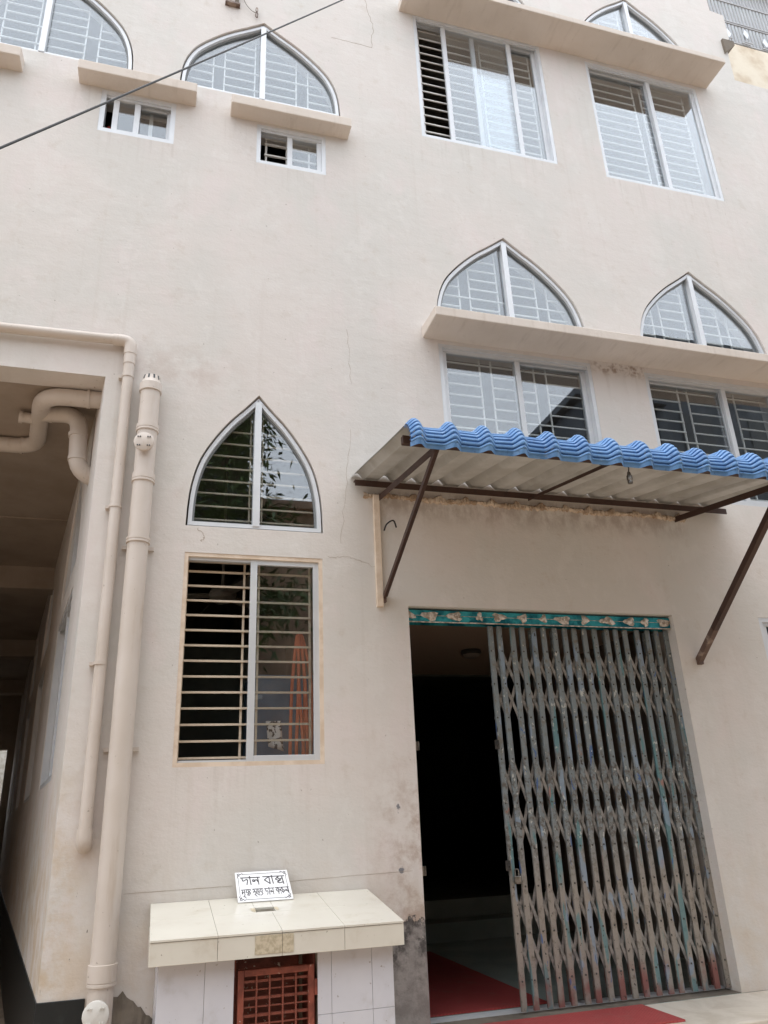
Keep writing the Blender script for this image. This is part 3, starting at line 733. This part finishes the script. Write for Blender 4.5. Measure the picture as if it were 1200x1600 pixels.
p0 = Vector((3.99, -.004, 2.483)); p1 = Vector((3.99, -1.2, 3.45)); pm = p0.lerp(p1, .2)
b = MB(); b.bar(pm, p1, .045, .045); b.build('brace', 'brown_steel', can, .003)
b = MB(); b.bar(p0, pm, .0455, .0455); b.build('brace_end', 'rust_steel', can, .003)
b = MB(); b.box(1.432, 1.478, -.032, .0, 2.822, 3.665); b.build('wall_plate', 'trim_beige', can, .003)
b = MB(); b.box(1.470, 1.500, -.03, .0, 2.855, 2.90); b.box(3.97, 4.01, -.03, .0, 2.455, 2.50); b.build('foot_plate', 'rust_steel', can)
# lumpy mortar flashing between wall and sheets
n = 300; vs = []; fs = []
for i in range(n+1):
    x = 1.36+(4.12-1.36)*i/n; lump = max(0, math.sin((x-HX0)/PER*2*math.pi+1.2))**3*.028+random.uniform(-.008, .008)
    zt = 3.685+lump; zb = 3.645+random.uniform(-.010, .010)+.008*math.sin(x*9)
    d = .018+random.uniform(-.006, .008)
    vs += [(x, .002, zb), (x, -d, zb+.012), (x, -d, zt-.012), (x, .002, zt)]
for i in range(n):
    for k in range(3): fs.append((i*4+k, i*4+k+1, i*4+k+5, i*4+k+4))
MB().add(vs, fs, False).build('mortar_flashing', 'mortar', can)
b = MB(); b.tube(smooth_pts([(1.60,-.02,3.42),(1.57,-.05,3.46),(1.52,-.05,3.43),(1.50,-.04,3.38)], 6), .006, 6)
tag(b.build('wire_stub', 'black_rubber'), 'short bent wire stub sticking out of the wall beside the canopy post', 'wire')
sock = thing('lamp_holder', 'empty bulb holder dangling on its wire under the canopy edge', 'lamp holder', (2.70, -1.30, 3.29))
MB().tube(smooth_pts([(2.58,-1.2,3.462),(2.62,-1.26,3.44),(2.68,-1.30,3.455),(2.705,-1.31,3.41),(2.70,-1.31,3.365)], 8), .0035, 6).build('wire', 'black_rubber', sock)
MB().lathe((2.70,-1.31,3.37), (0,0,-1), [(.004,-.005),(.010,0),(.012,.02),(.017,.024),(.018,.05),(.014,.054),(.016,.06),(.015,.075),(.006,.076),(0,.07)], 16).build('socket', 'lock_steel', sock)

# ------------------------------------------------------------------ drain pipes
pp = thing('waste_pipe', 'thick cream drain pipe with a slotted vent cap and two round access caps', 'pipe', (-.175, -.075, 0))
px, py, pr = -.176, -.078, .066
MB().tube([(px,py,0),(px,py,4.36)], pr, 28).build('pipe', 'pvc', pp)
def collar(z, h, r): return MB().lathe((px,py,z), (0,0,1), [(pr-.002,-.001),(r,0),(r,.012),(r-.003,.014),(r-.003,.018),(r,.020),(r,h),(pr-.002,h+.002)], 28)
for z, h in ((3.98,.05),(3.60,.06),(3.17,.035),(.70,.10)): collar(z, h, pr+.009).build('collar', 'pvc', pp)
MB().lathe((px,py,4.36), (0,0,1), [(pr-.002,-.07),(pr+.010,-.068),(pr+.010,-.01),(pr,.0),(pr-.006,.03),(pr-.012,.055),(0,.07)], 28).build('vent_cap', 'pvc', pp)
for k in range(10):
    a = 2*math.pi*k/10; c = Vector((px+math.cos(a)*(pr-.008), py+math.sin(a)*(pr-.008), 4.395)); b = MB(); b.bar(c+Vector((0,0,-.014)), c+Vector((-math.cos(a)*.006, -math.sin(a)*.006, .020)), .012, .008); b.build('vent_slot_shade', 'dark_grey', pp)  # dark bars stand in for the shade inside open slots
for z, m in ((3.86, 'pvc'), (.585, 'pvc_white')):
    ax = Vector((-.12, -1, 0)).normalized(); c = Vector((px, py, z))
    cp = MB().lathe(c, ax, [(.052,.0),(.052,.088),(.066,.089),(.066,.104),(.060,.108),(0,.108)], 28).build('access_cap', m, pp)
    u = ax.cross(Vector((0,0,1))).normalized()
    for k in range(4):
        a = math.pi/4+k*math.pi/2; q = c+ax*.107+(u*math.cos(a)+Vector((0,0,1))*math.sin(a))*.045
        for s in (-.007, .007): MB().lathe(q+u*s, ax, [(.0045,0),(.0045,.008),(0,.009)], 8).build('cap_bolt', 'dark_grey' if z > 2 else 'pvc_white', cp)
for z in (3.16, 1.9):
    MB().box(px-.10, px+.10, -.02, .0, z-.012, z+.012).build('pipe_clamp', 'pvc', pp)
dp = thing('downpipe', 'slim cream pipe that runs along the beam and turns down the corner', 'pipe', (-.335, -.05, 1.4))
qx, qy, qr = -.338, -.048, .036
MB().tube(rounded([(-6, qy, 4.62), (qx-.02, qy, 4.715), (qx, qy, 4.69), (qx+.006, qy, 1.46)], .05), qr, 22).build('pipe', 'pvc', dp)
MB().tube(rounded([(qx-.12, qy, 4.712), (qx-.0, qy, 4.714), (qx, qy, 4.60)], .06), qr+.007, 22).build('elbow', 'pvc', dp)
MB().tube([(qx+.0005, qy, 4.60), (qx+.0005, qy, 4.52)], qr+.004, 22).build('coupling', 'pvc', dp)
MB().tube(rounded([(qx+.006, qy, 1.47), (qx+.006, qy, 1.385), (qx+.006, .0, 1.385)], .05), qr+.007, 22).build('elbow', 'pvc', dp)
for z in (4.42, 3.43, 2.4):
    MB().tube([(qx, qy, z-.010), (qx, qy, z+.010)], qr+.005, 22).build('pipe_clamp', 'pvc', dp)
    MB().box(qx-.062, qx-.034, -.04, .0, z-.010, z+.010).build('clamp_ear', 'pvc', dp)
cp = thing('ceiling_pipes', 'fat grey-cream drain pipes bending under the passage ceiling into the wall', 'pipe', (-.9, .6, 4.3))
zc = 4.365; r2 = .062
MB().tube(rounded([(-6.0, 1.19, zc), (-1.06, 1.10, zc), (-.92, .24, zc), (-.40, .23, zc)], .16), r2, 24).build('pipe', 'pvc', cp)
MB().tube(rounded([(-.97, .52, zc), (-.69, .49, zc), (-.665, .50, 3.90), (-.42, .60, 3.86)], .12), r2, 24).build('branch_pipe', 'pvc', cp)
for a, c in (((-.685,.492,4.21),(-.684,.492,4.18)), ((-.670,.499,4.02),(-.669,.499,3.99)), ((-.62,.232,zc),(-.60,.232,zc)), ((-1.16,1.10,zc),(-1.18,1.10,zc)), ((-.90,.512,zc),(-.88,.511,zc))):
    MB().tube([a, c], r2+.006, 24).build('collar', 'pvc', cp)
MB().lathe((-1.0,.62,zc), (-1,-.16,0), [(.04,.0),(.04,.10),(.048,.10),(.048,.125),(0,.127)], 20).build('end_cap', 'pvc', cp)

rb = random.Random(5); vs = []; fs = []; nx, nz = 12, 14
for i in range(nx+1):
    x = -.15+.25*i/nx; top = .655-.75*max(0, x+.10)+rb.uniform(-.025, .025)
    for j in range(nz+1):
        t = j/nz; vs.append((x+rb.uniform(-.006,.006), -.002-.11*(1-t**2.2)+rb.uniform(-.016,.010)*(1-t), top*t))
for i in range(nx):
    for j in range(nz): fs.append((i*(nz+1)+j, (i+1)*(nz+1)+j, (i+1)*(nz+1)+j+1, i*(nz+1)+j+1))
o = MB().add(vs, fs).build('mortar_heap', 'cement_dark'); tag(o, 'rough mortar heaped against the wall beside the foot of the thick pipe', 'mortar')
# ------------------------------------------------------------------ donation box
box = thing('donation_box', 'cream tiled donation box with a sloping top and red grille door, built against the wall', 'donation box', (.68, -.3, 0))
Y1 = -.72
def topz(y): return 1.067+(1.067-.964)/Y1*-y if False else 1.067+(.964-1.067)*(y/Y1)
SL = math.atan2(1.067-.964, .72)
def top_tile(x0, x1, ya, yb):
    g = .0007; t = .010
    vs = []
    for x, y in ((x0+g, ya-g), (x1-g, ya-g), (x1-g, yb+g), (x0+g, yb+g)): vs += [(x, y, topz(y)-t), (x, y, topz(y))]
    MB().add(vs, [(1,3,5,7),(0,6,4,2),(0,2,3,1),(2,4,5,3),(4,6,7,5),(6,0,1,7)]).build('top_tile', 'tile_cream', box, .001)
XS = [.048, .366, .679, .995, 1.308]
xr = lambda y: 1.308
for x0, x1 in zip(XS, XS[1:]): top_tile(x0, x1, -.36, Y1-.004)
for x0, x1, ya, yb in ((.048,.366,-.002,-.36),(.366,.598,-.002,-.36),(.598,.70,-.002,-.255),(.598,.70,-.345,-.36),(.70,.995,-.002,-.36),(.995,1.308,-.002,-.36)): top_tile(x0, x1, ya, yb)
b = MB()
def slabp(x0, x1, ya, yb):
    vs = []
    for x, y in ((x0,ya),(x1,ya),(x1,yb),(x0,yb)): vs += [(x, y, .862), (x, y, topz(y)-.0101)]
    b.add(vs, [(1,3,5,7),(0,6,4,2),(0,2,3,1),(2,4,5,3),(4,6,7,5),(6,0,1,7)])
slabp(.060, .598, -.001, Y1+.010); slabp(.70, 1.296, -.001, Y1+.010); slabp(.5981, .6999, -.001, -.255); slabp(.5981, .6999, -.345, Y1+.010)
b.build('slab', 'grout', box)
MB().box(.5983, .6997, -.344, -.256, .865, .92).build('slot_shade', 'dark_grey', box)  # dark block painted in for the shade down the slot
for x0, x1 in zip(XS, XS[1:]): MB().box(x0+.001, x1-.001, Y1-.0, Y1+.009, .853, .9515).build('fascia_tile', 'tile_cream', box, .001)
MB().box(.0485, .058, Y1+.010, -.002, .853, .95).build('fascia_tile', 'tile_cream', box, .001)
MB().box(1.298, 1.3075, Y1+.010, -.002, .853, .95).build('fascia_tile', 'tile_cream', box, .001)
for x0, x1 in ((.545,.678),(.680,.735)): MB().box(x0, x1, Y1-.003, Y1-.0005, .868, .948).build('bare_patch', 'bare_patch', box)
for x0, x1, y0, y1 in ((.572,.597,-.335,-.265),(.701,.722,-.33,-.27)):
    vs = [(x0,y1,topz(y1)+.0012),(x1,y1,topz(y1)+.0012),(x1,y0,topz(y0)+.0012),((x0+x1)/2,y0-.008,topz(y0-.008)+.0012),(x0,y0+.02,topz(y0+.02)+.0012)]
    MB().add(vs, [(0,1,2,3,4)]).build('chipped_glaze', 'bare_patch', box)
YB = -.655
b = MB(); b.box(.105, .455, -.001, YB+.009, 0, .862); b.box(.868, 1.252, -.001, YB+.009, 0, .862); b.box(.455, .868, -.001, -.30, 0, .862); b.build('body', 'grout', box)
g = .0008
for (x0, x1) in ((.097,.315),(.315,.456),(.867,.938),(.938,1.148),(1.148,1.262)):
    for z0, z1 in ((0,.27),(.27,.575),(.575,.862)):
        MB().box(x0+g, x1-g, YB-.001, YB+.0085, z0+g, z1-g).build('wall_tile', 'tile_white', box, .001)
for x0, x1 in ((.0955,.1045),(1.2525,1.2615)):
    for z0, z1 in ((0,.27),(.27,.575),(.575,.862)): MB().box(x0, x1, YB+.010, -.003, z0+g, z1-g).build('wall_tile', 'tile_white', box)
b = MB(); b.box(.457, .866, -.62, -.31, .842, .861); b.box(.457, .470, -.60, -.31, .02, .84); b.box(.853, .866, -.60, -.31, .02, .84); b.build('door_lining', 'red_steel', box)
dr = MB(); dr.box(.475, .505, -.648, -.615, .05, .795); dr.box(.822, .852, -.648, -.615, .05, .795); dr.box(.505, .822, -.646, -.617, .765, .795); dr.box(.505, .822, -.646, -.617, .05, .08)
door = dr.build('grille_door', 'red_steel', box, .004)
for i, x in enumerate((.568, .632, .697, .762)): bar('door_bar', 'red_steel', door, x-.0038, x+.0038, -.634, -.624, .078, .768)
for i in range(19):
    z = .740-i*.036
    if i % 2 == 0: bar('door_bar', 'red_steel', door, .503, .824, -.623, -.603, z-.006, z+.006)
    else: bar('door_bar', 'red_steel', door, .503, .824, -.623, -.613, z-.003, z+.003)
MB().box(.852, .868, -.650, -.62, .66, .73).build('hinge', 'red_steel', door, .002)
MB().box(.50, .83, -.325, -.302, .05, .8).build('back_plate', 'red_steel', box)

# ------------------------------------------------------------------ sign
sg = thing('donation_sign', 'small white printed sign board leaning on top of the tiled donation box', 'sign', (.66, -.12, 1.05))
b0, b1 = Vector((.520, -.135, 1.0495)), Vector((.834, -.135, 1.0495)); t0 = Vector((.508, -.020, 1.197)); t1 = Vector((.812, -.020, 1.197))
nrm = (b1-b0).cross(t0-b0).normalized()
if nrm.y > 0: nrm = -nrm
def sp_(u, v, h=0.): return (b0*(1-u)*(1-v)+b1*u*(1-v)+t0*(1-u)*v+t1*u*v)+nrm*h
c = [(0,0),(1,0),(1,1),(0,1)]
MB().add([sp_(*q, 0.) for q in c]+[sp_(*q, .006) for q in c], [(0,1,2,3),(4,5,6,7),(0,1,5,4),(1,2,6,5),(2,3,7,6),(3,0,4,7)]).build('board', 'paper_white', sg, .001)
def stroke(b, pts, wd):
    P = [sp_(u, v, .0068) for u, v in pts]
    for a, d in zip(P, P[1:]):
        e = (d-a).normalized(); s = nrm.cross(e)*wd/2; a = a-e*wd*.35; d = d+e*wd*.35
        q = [a-s, d-s, d+s, a+s]; b.add([p-nrm*.0004 for p in q]+[p for p in q], [(4,5,6,7),(0,1,5,4),(1,2,6,5),(2,3,7,6),(3,0,4,7)])
LINE1= [[(0.091, 0.804), (0.453, 0.793)], [(0.12, 0.801), (0.126, 0.705), (0.144, 0.693), (0.204, 0.745), (0.223, 0.715), (0.199, 0.564)], [(0.265, 0.846), (0.275, 0.556)], [(0.348, 0.698), (0.323, 0.724), (0.311, 0.682), (0.332, 0.652), (0.358, 0.673), (0.349, 0.706), (0.39, 0.713), (0.412, 0.644)], [(0.413, 0.791), (0.418, 0.667), (0.42, 0.555)], [(0.511, 0.803), (0.912, 0.792)], [(0.625, 0.797), (0.534, 0.691), (0.625, 0.563)], [(0.627, 0.797), (0.632, 0.554)], [(0.679, 0.83), (0.69, 0.556)], [(0.819, 0.793), (0.742, 0.697), (0.807, 0.635)], [(0.777, 0.757), (0.837, 0.655), (0.771, 0.595), (0.81, 0.559), (0.887, 0.587)], [(0.872, 0.792), (0.883, 0.528)], [(0.823, 0.689), (0.879, 0.727)]]
LINE2= [[(0.079, 0.397), (0.253, 0.401)], [(0.098, 0.398), (0.104, 0.27), (0.094, 0.267), (0.091, 0.313), (0.138, 0.323)], [(0.135, 0.4), (0.139, 0.223)], [(0.139, 0.232), (0.113, 0.171), (0.139, 0.168), (0.153, 0.118)], [(0.189, 0.398), (0.162, 0.321), (0.209, 0.278)], [(0.203, 0.397), (0.217, 0.269), (0.183, 0.227), (0.215, 0.205), (0.244, 0.274), (0.224, 0.341), (0.247, 0.369)], [(0.282, 0.404), (0.476, 0.403)], [(0.299, 0.406), (0.324, 0.35), (0.295, 0.299), (0.336, 0.318), (0.344, 0.256), (0.318, 0.225), (0.354, 0.157)], [(0.37, 0.399), (0.356, 0.308), (0.365, 0.231)], [(0.391, 0.4), (0.38, 0.298), (0.407, 0.303), (0.382, 0.206), (0.414, 0.196)], [(0.438, 0.399), (0.416, 0.336), (0.451, 0.287), (0.466, 0.228), (0.428, 0.187)], [(0.456, 0.398), (0.462, 0.312)], [(0.506, 0.396), (0.68, 0.403)], [(0.521, 0.398), (0.529, 0.302), (0.554, 0.322), (0.564, 0.282), (0.548, 0.195)], [(0.59, 0.438), (0.59, 0.192)], [(0.635, 0.306), (0.622, 0.326), (0.612, 0.293), (0.625, 0.269), (0.639, 0.298), (0.653, 0.273)], [(0.659, 0.403), (0.662, 0.192)], [(0.706, 0.408), (0.953, 0.408)], [(0.756, 0.409), (0.716, 0.332), (0.756, 0.259)], [(0.758, 0.409), (0.757, 0.194)], [(0.765, 0.358), (0.79, 0.336), (0.78, 0.275)], [(0.829, 0.405), (0.797, 0.316), (0.837, 0.242)], [(0.833, 0.405), (0.84, 0.223)], [(0.799, 0.227), (0.804, 0.208)], [(0.847, 0.326), (0.875, 0.296), (0.852, 0.245)], [(0.909, 0.312), (0.898, 0.332), (0.888, 0.298), (0.901, 0.282), (0.911, 0.311), (0.928, 0.26)], [(0.932, 0.406), (0.936, 0.221)]]

b = MB()
for s in LINE1: stroke(b, s, .0056)
b.build('lettering', 'ink', sg)
b = MB()
for s in LINE2: stroke(b, s, .0040)
b.build('lettering', 'ink', sg)
b = MB()
for s in ([(.14,.92),(.87,.92)],[(.945,.80),(.945,.20)],[(.86,.07),(.14,.07)],[(.05,.20),(.05,.80)]): stroke(b, s, .0022)
for sx in (0, 1):
    for sy in (0, 1):
        f = lambda u, v: ((1-u) if sx else u, (1-v) if sy else v)
        for s in ([(.05,.20),(.035,.16),(.055,.12),(.04,.07),(.07,.055),(.10,.09),(.12,.05),(.15,.07)], [(.05,.12),(.075,.10),(.07,.15)]): stroke(b, [f(*q) for q in s], .0034)
b.build('border', 'ink', sg)

# ------------------------------------------------------------------ things seen inside the windows
b = MB(); rnd = random.Random(3)
hp = []
for k in range(3):
    x = .86+.045*k; hp += [(x, .170+.008*k, 1.84), (x+.012, .170+.008*k, 2.3), (.91+.014*k, .168+.008*k, 2.66), (x+.06, .172+.008*k, 2.3), (x+.09-.02*k, .172+.008*k, 1.86)]
hose = b.tube(smooth_pts(hp, 7), .011, 8).build('garden_hose', 'orange_hose'); tag(hose, 'coiled orange hose hanging behind the glass of the tall barred window', 'hose')
vs = []; fs = []
for i in range(9):
    for j in range(9):
        u, v = i/8, j/8; vs.append((.70+.10*u+.02*v, .172-.008*math.sin(u*9+v*2)-.004*v, 2.08-.16*v-.03*u*v))
for i in range(8):
    for j in range(8): fs.append((i*9+j, i*9+j+1, (i+1)*9+j+1, (i+1)*9+j))
o = MB().add(vs, fs, True).build('cloth', 'cloth_print'); sm_ = o.modifiers.new('thickness', 'SOLIDIFY'); sm_.thickness = .004
tag(o, 'crumpled black and white printed cloth stuck behind the barred window pane', 'cloth')
cup = thing('cupboard', 'dark blue painted cupboard in the room behind the tall barred window', 'cupboard', (1.0, .75, .3))
MB().box(.64, 1.34, .55, .95, .301, 2.45).build('carcass', 'cupboard_blue', cup, .006)
for x0, x1 in ((.65, .985), (.99, 1.33)):
    d_ = MB().box(x0, x1, .532, .5495, .36, 2.42).build('cupboard_door', 'cupboard_blue', cup, .004)
    MB().box((x1-.05 if x0 < .8 else x0+.03), (x1-.03 if x0 < .8 else x0+.05), .51, .532, 1.3, 1.42).build('handle', 'lock_steel', d_)
fan = thing('ceiling_fan', 'cream ceiling fan in the dark room behind the tall barred window', 'fan', (.50, 1.6, 3.3))
MB().tube([(.50,1.6,4.66),(.50,1.6,3.40)], .012, 8).build('rod', 'fan_cream', fan)
MB().lathe((.50,1.6,3.30), (0,0,1), [(0,-.05),(.06,-.045),(.11,-.01),(.12,.03),(.10,.07),(.03,.10),(.015,.11)], 24).build('motor', 'fan_cream', fan)
for k in range(3):
    a = R(50+120*k); d = Vector((math.cos(a), math.sin(a), 0)); MB().bar(Vector((.5,1.6,3.32))+d*.1, Vector((.5,1.6,3.32))+d*.62, .12, .006).build('blade', 'fan_cream', fan)
bt = thing('bottle', 'blue bottle with a red cap on the sill of the small open window', 'bottle', (-.690, .16, 6.745))
MB().lathe((-.690,.155,6.735), (0,0,1), [(0,0),(.032,.0),(.036,.02),(.036,.09),(.02,.12),(.014,.13),(.014,.14)], 18).build('bottle_body', 'bottle_blue', bt)
MB().lathe((-.690,.155,6.735), (0,0,1), [(.017,.135),(.018,.175),(.010,.185),(0,.186)], 14).build('bottle_cap', 'cap_red', bt)

# ------------------------------------------------------------------ overhead cable and wall fittings
ca = [Vector((-.712,-2.5,3.90)), Vector((2.519,-.002,10.102))]
dv = ca[1]-ca[0]; pts = []
for k in range(40):
    t = -1.2+2.2*k/39; p = ca[0]+dv*t; s = (t+1.2)/2.2; p.z -= .10*4*s*(1-s)-.10*4*(1.2/2.2)*(1-1.2/2.2)*.92; pts.append(p)
pts[-1] = ca[1]
tag(MB().tube(pts, .005, 8).build('overhead_cable', 'black_rubber'), 'black cable stretched diagonally past the upper arched window', 'cable')
cs = thing('conduit_stubs', 'two short conduit ends strapped to the wall above the arched window', 'conduit', (.26, -.03, 8.5))
for x, m in ((.226,'trim_beige'),(.300,'cement_dark')): MB().tube([(x,-.022,8.52),(x,-.022,9.9)], .018, 12).build('conduit', m, cs)
MB().box(.195, .33, -.045, .0, 8.515, 8.535).build('strap', 'rust_steel', cs)
hk = thing('wire_hook', 'thin hanging wire ending in a rusty hook above the arched window', 'wire', (.48, -.02, 8.45))
MB().tube(smooth_pts([(.33,-.01,8.75),(.38,-.02,8.58),(.44,-.02,8.50),(.485,-.02,8.485)], 6), .0028, 6).build('wire', 'cement_dark', hk)
b = MB()
for z0, z1, sx in ((8.495,8.555,.014),(8.42,8.49,.016)):
    b.tube([(.485+sx*math.cos(2*math.pi*k/12)*.6, -.022, (z0+z1)/2+(z1-z0)/2*math.sin(2*math.pi*k/12)) for k in range(13)], .0045, 6)
b.build('hook', 'rust_steel', hk)

# ------------------------------------------------------------------ neighbouring house behind the right end
nb = thing('neighbour_house', 'stained ochre house with a rusty grille window behind the parapet', 'building', (10, 1.1, 0))
me = sheet_mesh('wall', 'neighbour_plaster', rect(6.35, 16, 0, 14.5), [rect(7.13, 9.3, 11.68, 13.4)], .25); me.transform(Matrix.Translation((0, 1.0, 0))); obj('wall', me, nb)
MB().box(7.05, 9.4, 1.26, 4, 11.6, 13.5).build('room_lining', 'dimmed_inner_paint', nb)
gw = MB(); gw.box(7.14, 9.29, 1.10, 1.115, 11.69, 11.72); gw.box(7.14, 7.17, 1.10, 1.115, 11.69, 13.39)
gw = gw.build('window', 'neighbour_steel', nb)
for i in range(33): bar('grille_bar', 'neighbour_steel', gw, 7.20+i*.063, 7.218+i*.063, 1.08, 1.09, 11.69, 13.39)
for z in (11.82, 12.24, 12.28, 12.72): bar('grille_bar', 'neighbour_steel', gw, 7.14, 9.29, 1.065, 1.079, z, z+.02)
for i in range(5):
    x = 7.45+i*.33; z = 11.98+(.08 if i % 2 else 0)
    MB().prism([(x-.05,z),(x,z-.10),(x+.05,z),(x,z+.10)], 1.05, 1.06).build('diamond_plate', 'aluminium', gw)
for i in range(5):
    x = 7.30+i*.36; bar('grille_bar', 'neighbour_steel', gw, x, x+.14, 1.05, 1.06, 11.84, 11.86); bar('grille_bar', 'neighbour_steel', gw, x+.06, x+.20, 1.05, 1.06, 11.88, 11.90)
MB().box(7.10, 9.35, 1.22, 1.24, 11.65, 13.45).build('shutter', 'aluminium_grey', nb)

# ------------------------------------------------------------------ across the lane: what the window panes mirror
def block(name, label, x0, x1, y0, y1, h, m, floors, roofx=None):
    t = thing(name, label, 'building', ((x0+x1)/2, (y0+y1)/2, 0))
    MB().box(x0, x1, y0, y1, 0, h).build('wall', m, t)
    MB().box(x0-.25, x1+.25, y0-.25, y1+.25, h, h+.18).build('roof', m, t)
    nx = int((x1-x0)/2.4)
    for f in range(floors):
        for i in range(nx):
            x = x0+1.2+i*(x1-x0-1.2)/max(nx, 1); z = .9+f*3.0
            wv_ = MB().box(x-.5, x+.5, y1, y1+.03, z, z+1.3).build('window', 'dark_grey', t)
            MB().box(x-.6, x+.6, y1+.001, y1+.12, z-.08, z-.001).build('sill', 'ledge', t)
    return t
block('added_opposite_house', 'unseen house added across the lane to block low sky, mirrored in the lower panes', -14, 8.6, -20, -10.9, 8.0, 'opposite_wall', 2)  # unseen, added and raised to keep low sky light off the wall
block('apartment_block', 'tall flat-roofed block across the lane, mirrored in the right-hand panes', 10.0, 12.2, -22, -10, 11.3, 'opposite_dark', 3)
block('stair_tower', 'taller end of the block across the lane, mirrored in the right-hand arch', 12.25, 22, -22, -10, 13.3, 'opposite_dark', 4)
block('added_dark_block', 'unseen dark block added across the lane to darken the mirror image behind the leaves in the lower arch', -2.6, 1.62, -14, -10.45, 10.9, 'opposite_dark', 3)  # unseen, added so the left half of the lower arch mirrors dark
tree = thing('mango_tree', 'leafy tree across the lane, mirrored in the lower arched window', 'tree', (1.0, -9.3, 0))
rt = random.Random(11); b = MB()
b.tube([(1.0,-9.3,0),(1.05,-9.3,2),(.9,-9.35,4),(1.1,-9.3,6.0),(1.0,-9.3,9.5)], [.22,.18,.15,.11,.05], 12)
tips = []
for k in range(34):
    z = 3.8+k*.2; a = rt.uniform(0, 6.28); ln = rt.uniform(.9, 1.5)*(1.15-.022*k)
    p0 = Vector((1.0,-9.3,z)); p1 = p0+Vector((math.cos(a)*ln*.5, math.sin(a)*ln*.5, .35)); p2 = p0+Vector((math.cos(a)*ln, math.sin(a)*ln, rt.uniform(.2,.9)))
    b.tube([p0, p1, p2], [.045,.03,.012], 6); tips += [p0.lerp(p1, .6), p1, p1.lerp(p2, .5), p2]
b.build('trunk', 'bark', tree)
vs = []; fs = []
for tp in tips:
    for k in range(60):
        c = tp+Vector((rt.gauss(0,.30), rt.gauss(0,.30), rt.gauss(0,.26))); a = rt.uniform(0, 6.28); dp_ = rt.uniform(-1.1, .2)
        d = Vector((math.cos(a)*math.cos(dp_), math.sin(a)*math.cos(dp_), math.sin(dp_))); s = d.cross(Vector((rt.uniform(-1,1), rt.uniform(-1,1), 1))).normalized()
        l = rt.uniform(.16,.28); wd = l*.13; i = len(vs)
        vs += [c, c+d*l*.4+s*wd, c+d*l, c+d*l*.4-s*wd]; fs.append((i, i+1, i+2, i+3))
o = MB().add(vs, fs).build('crown', 'leaf', tree)
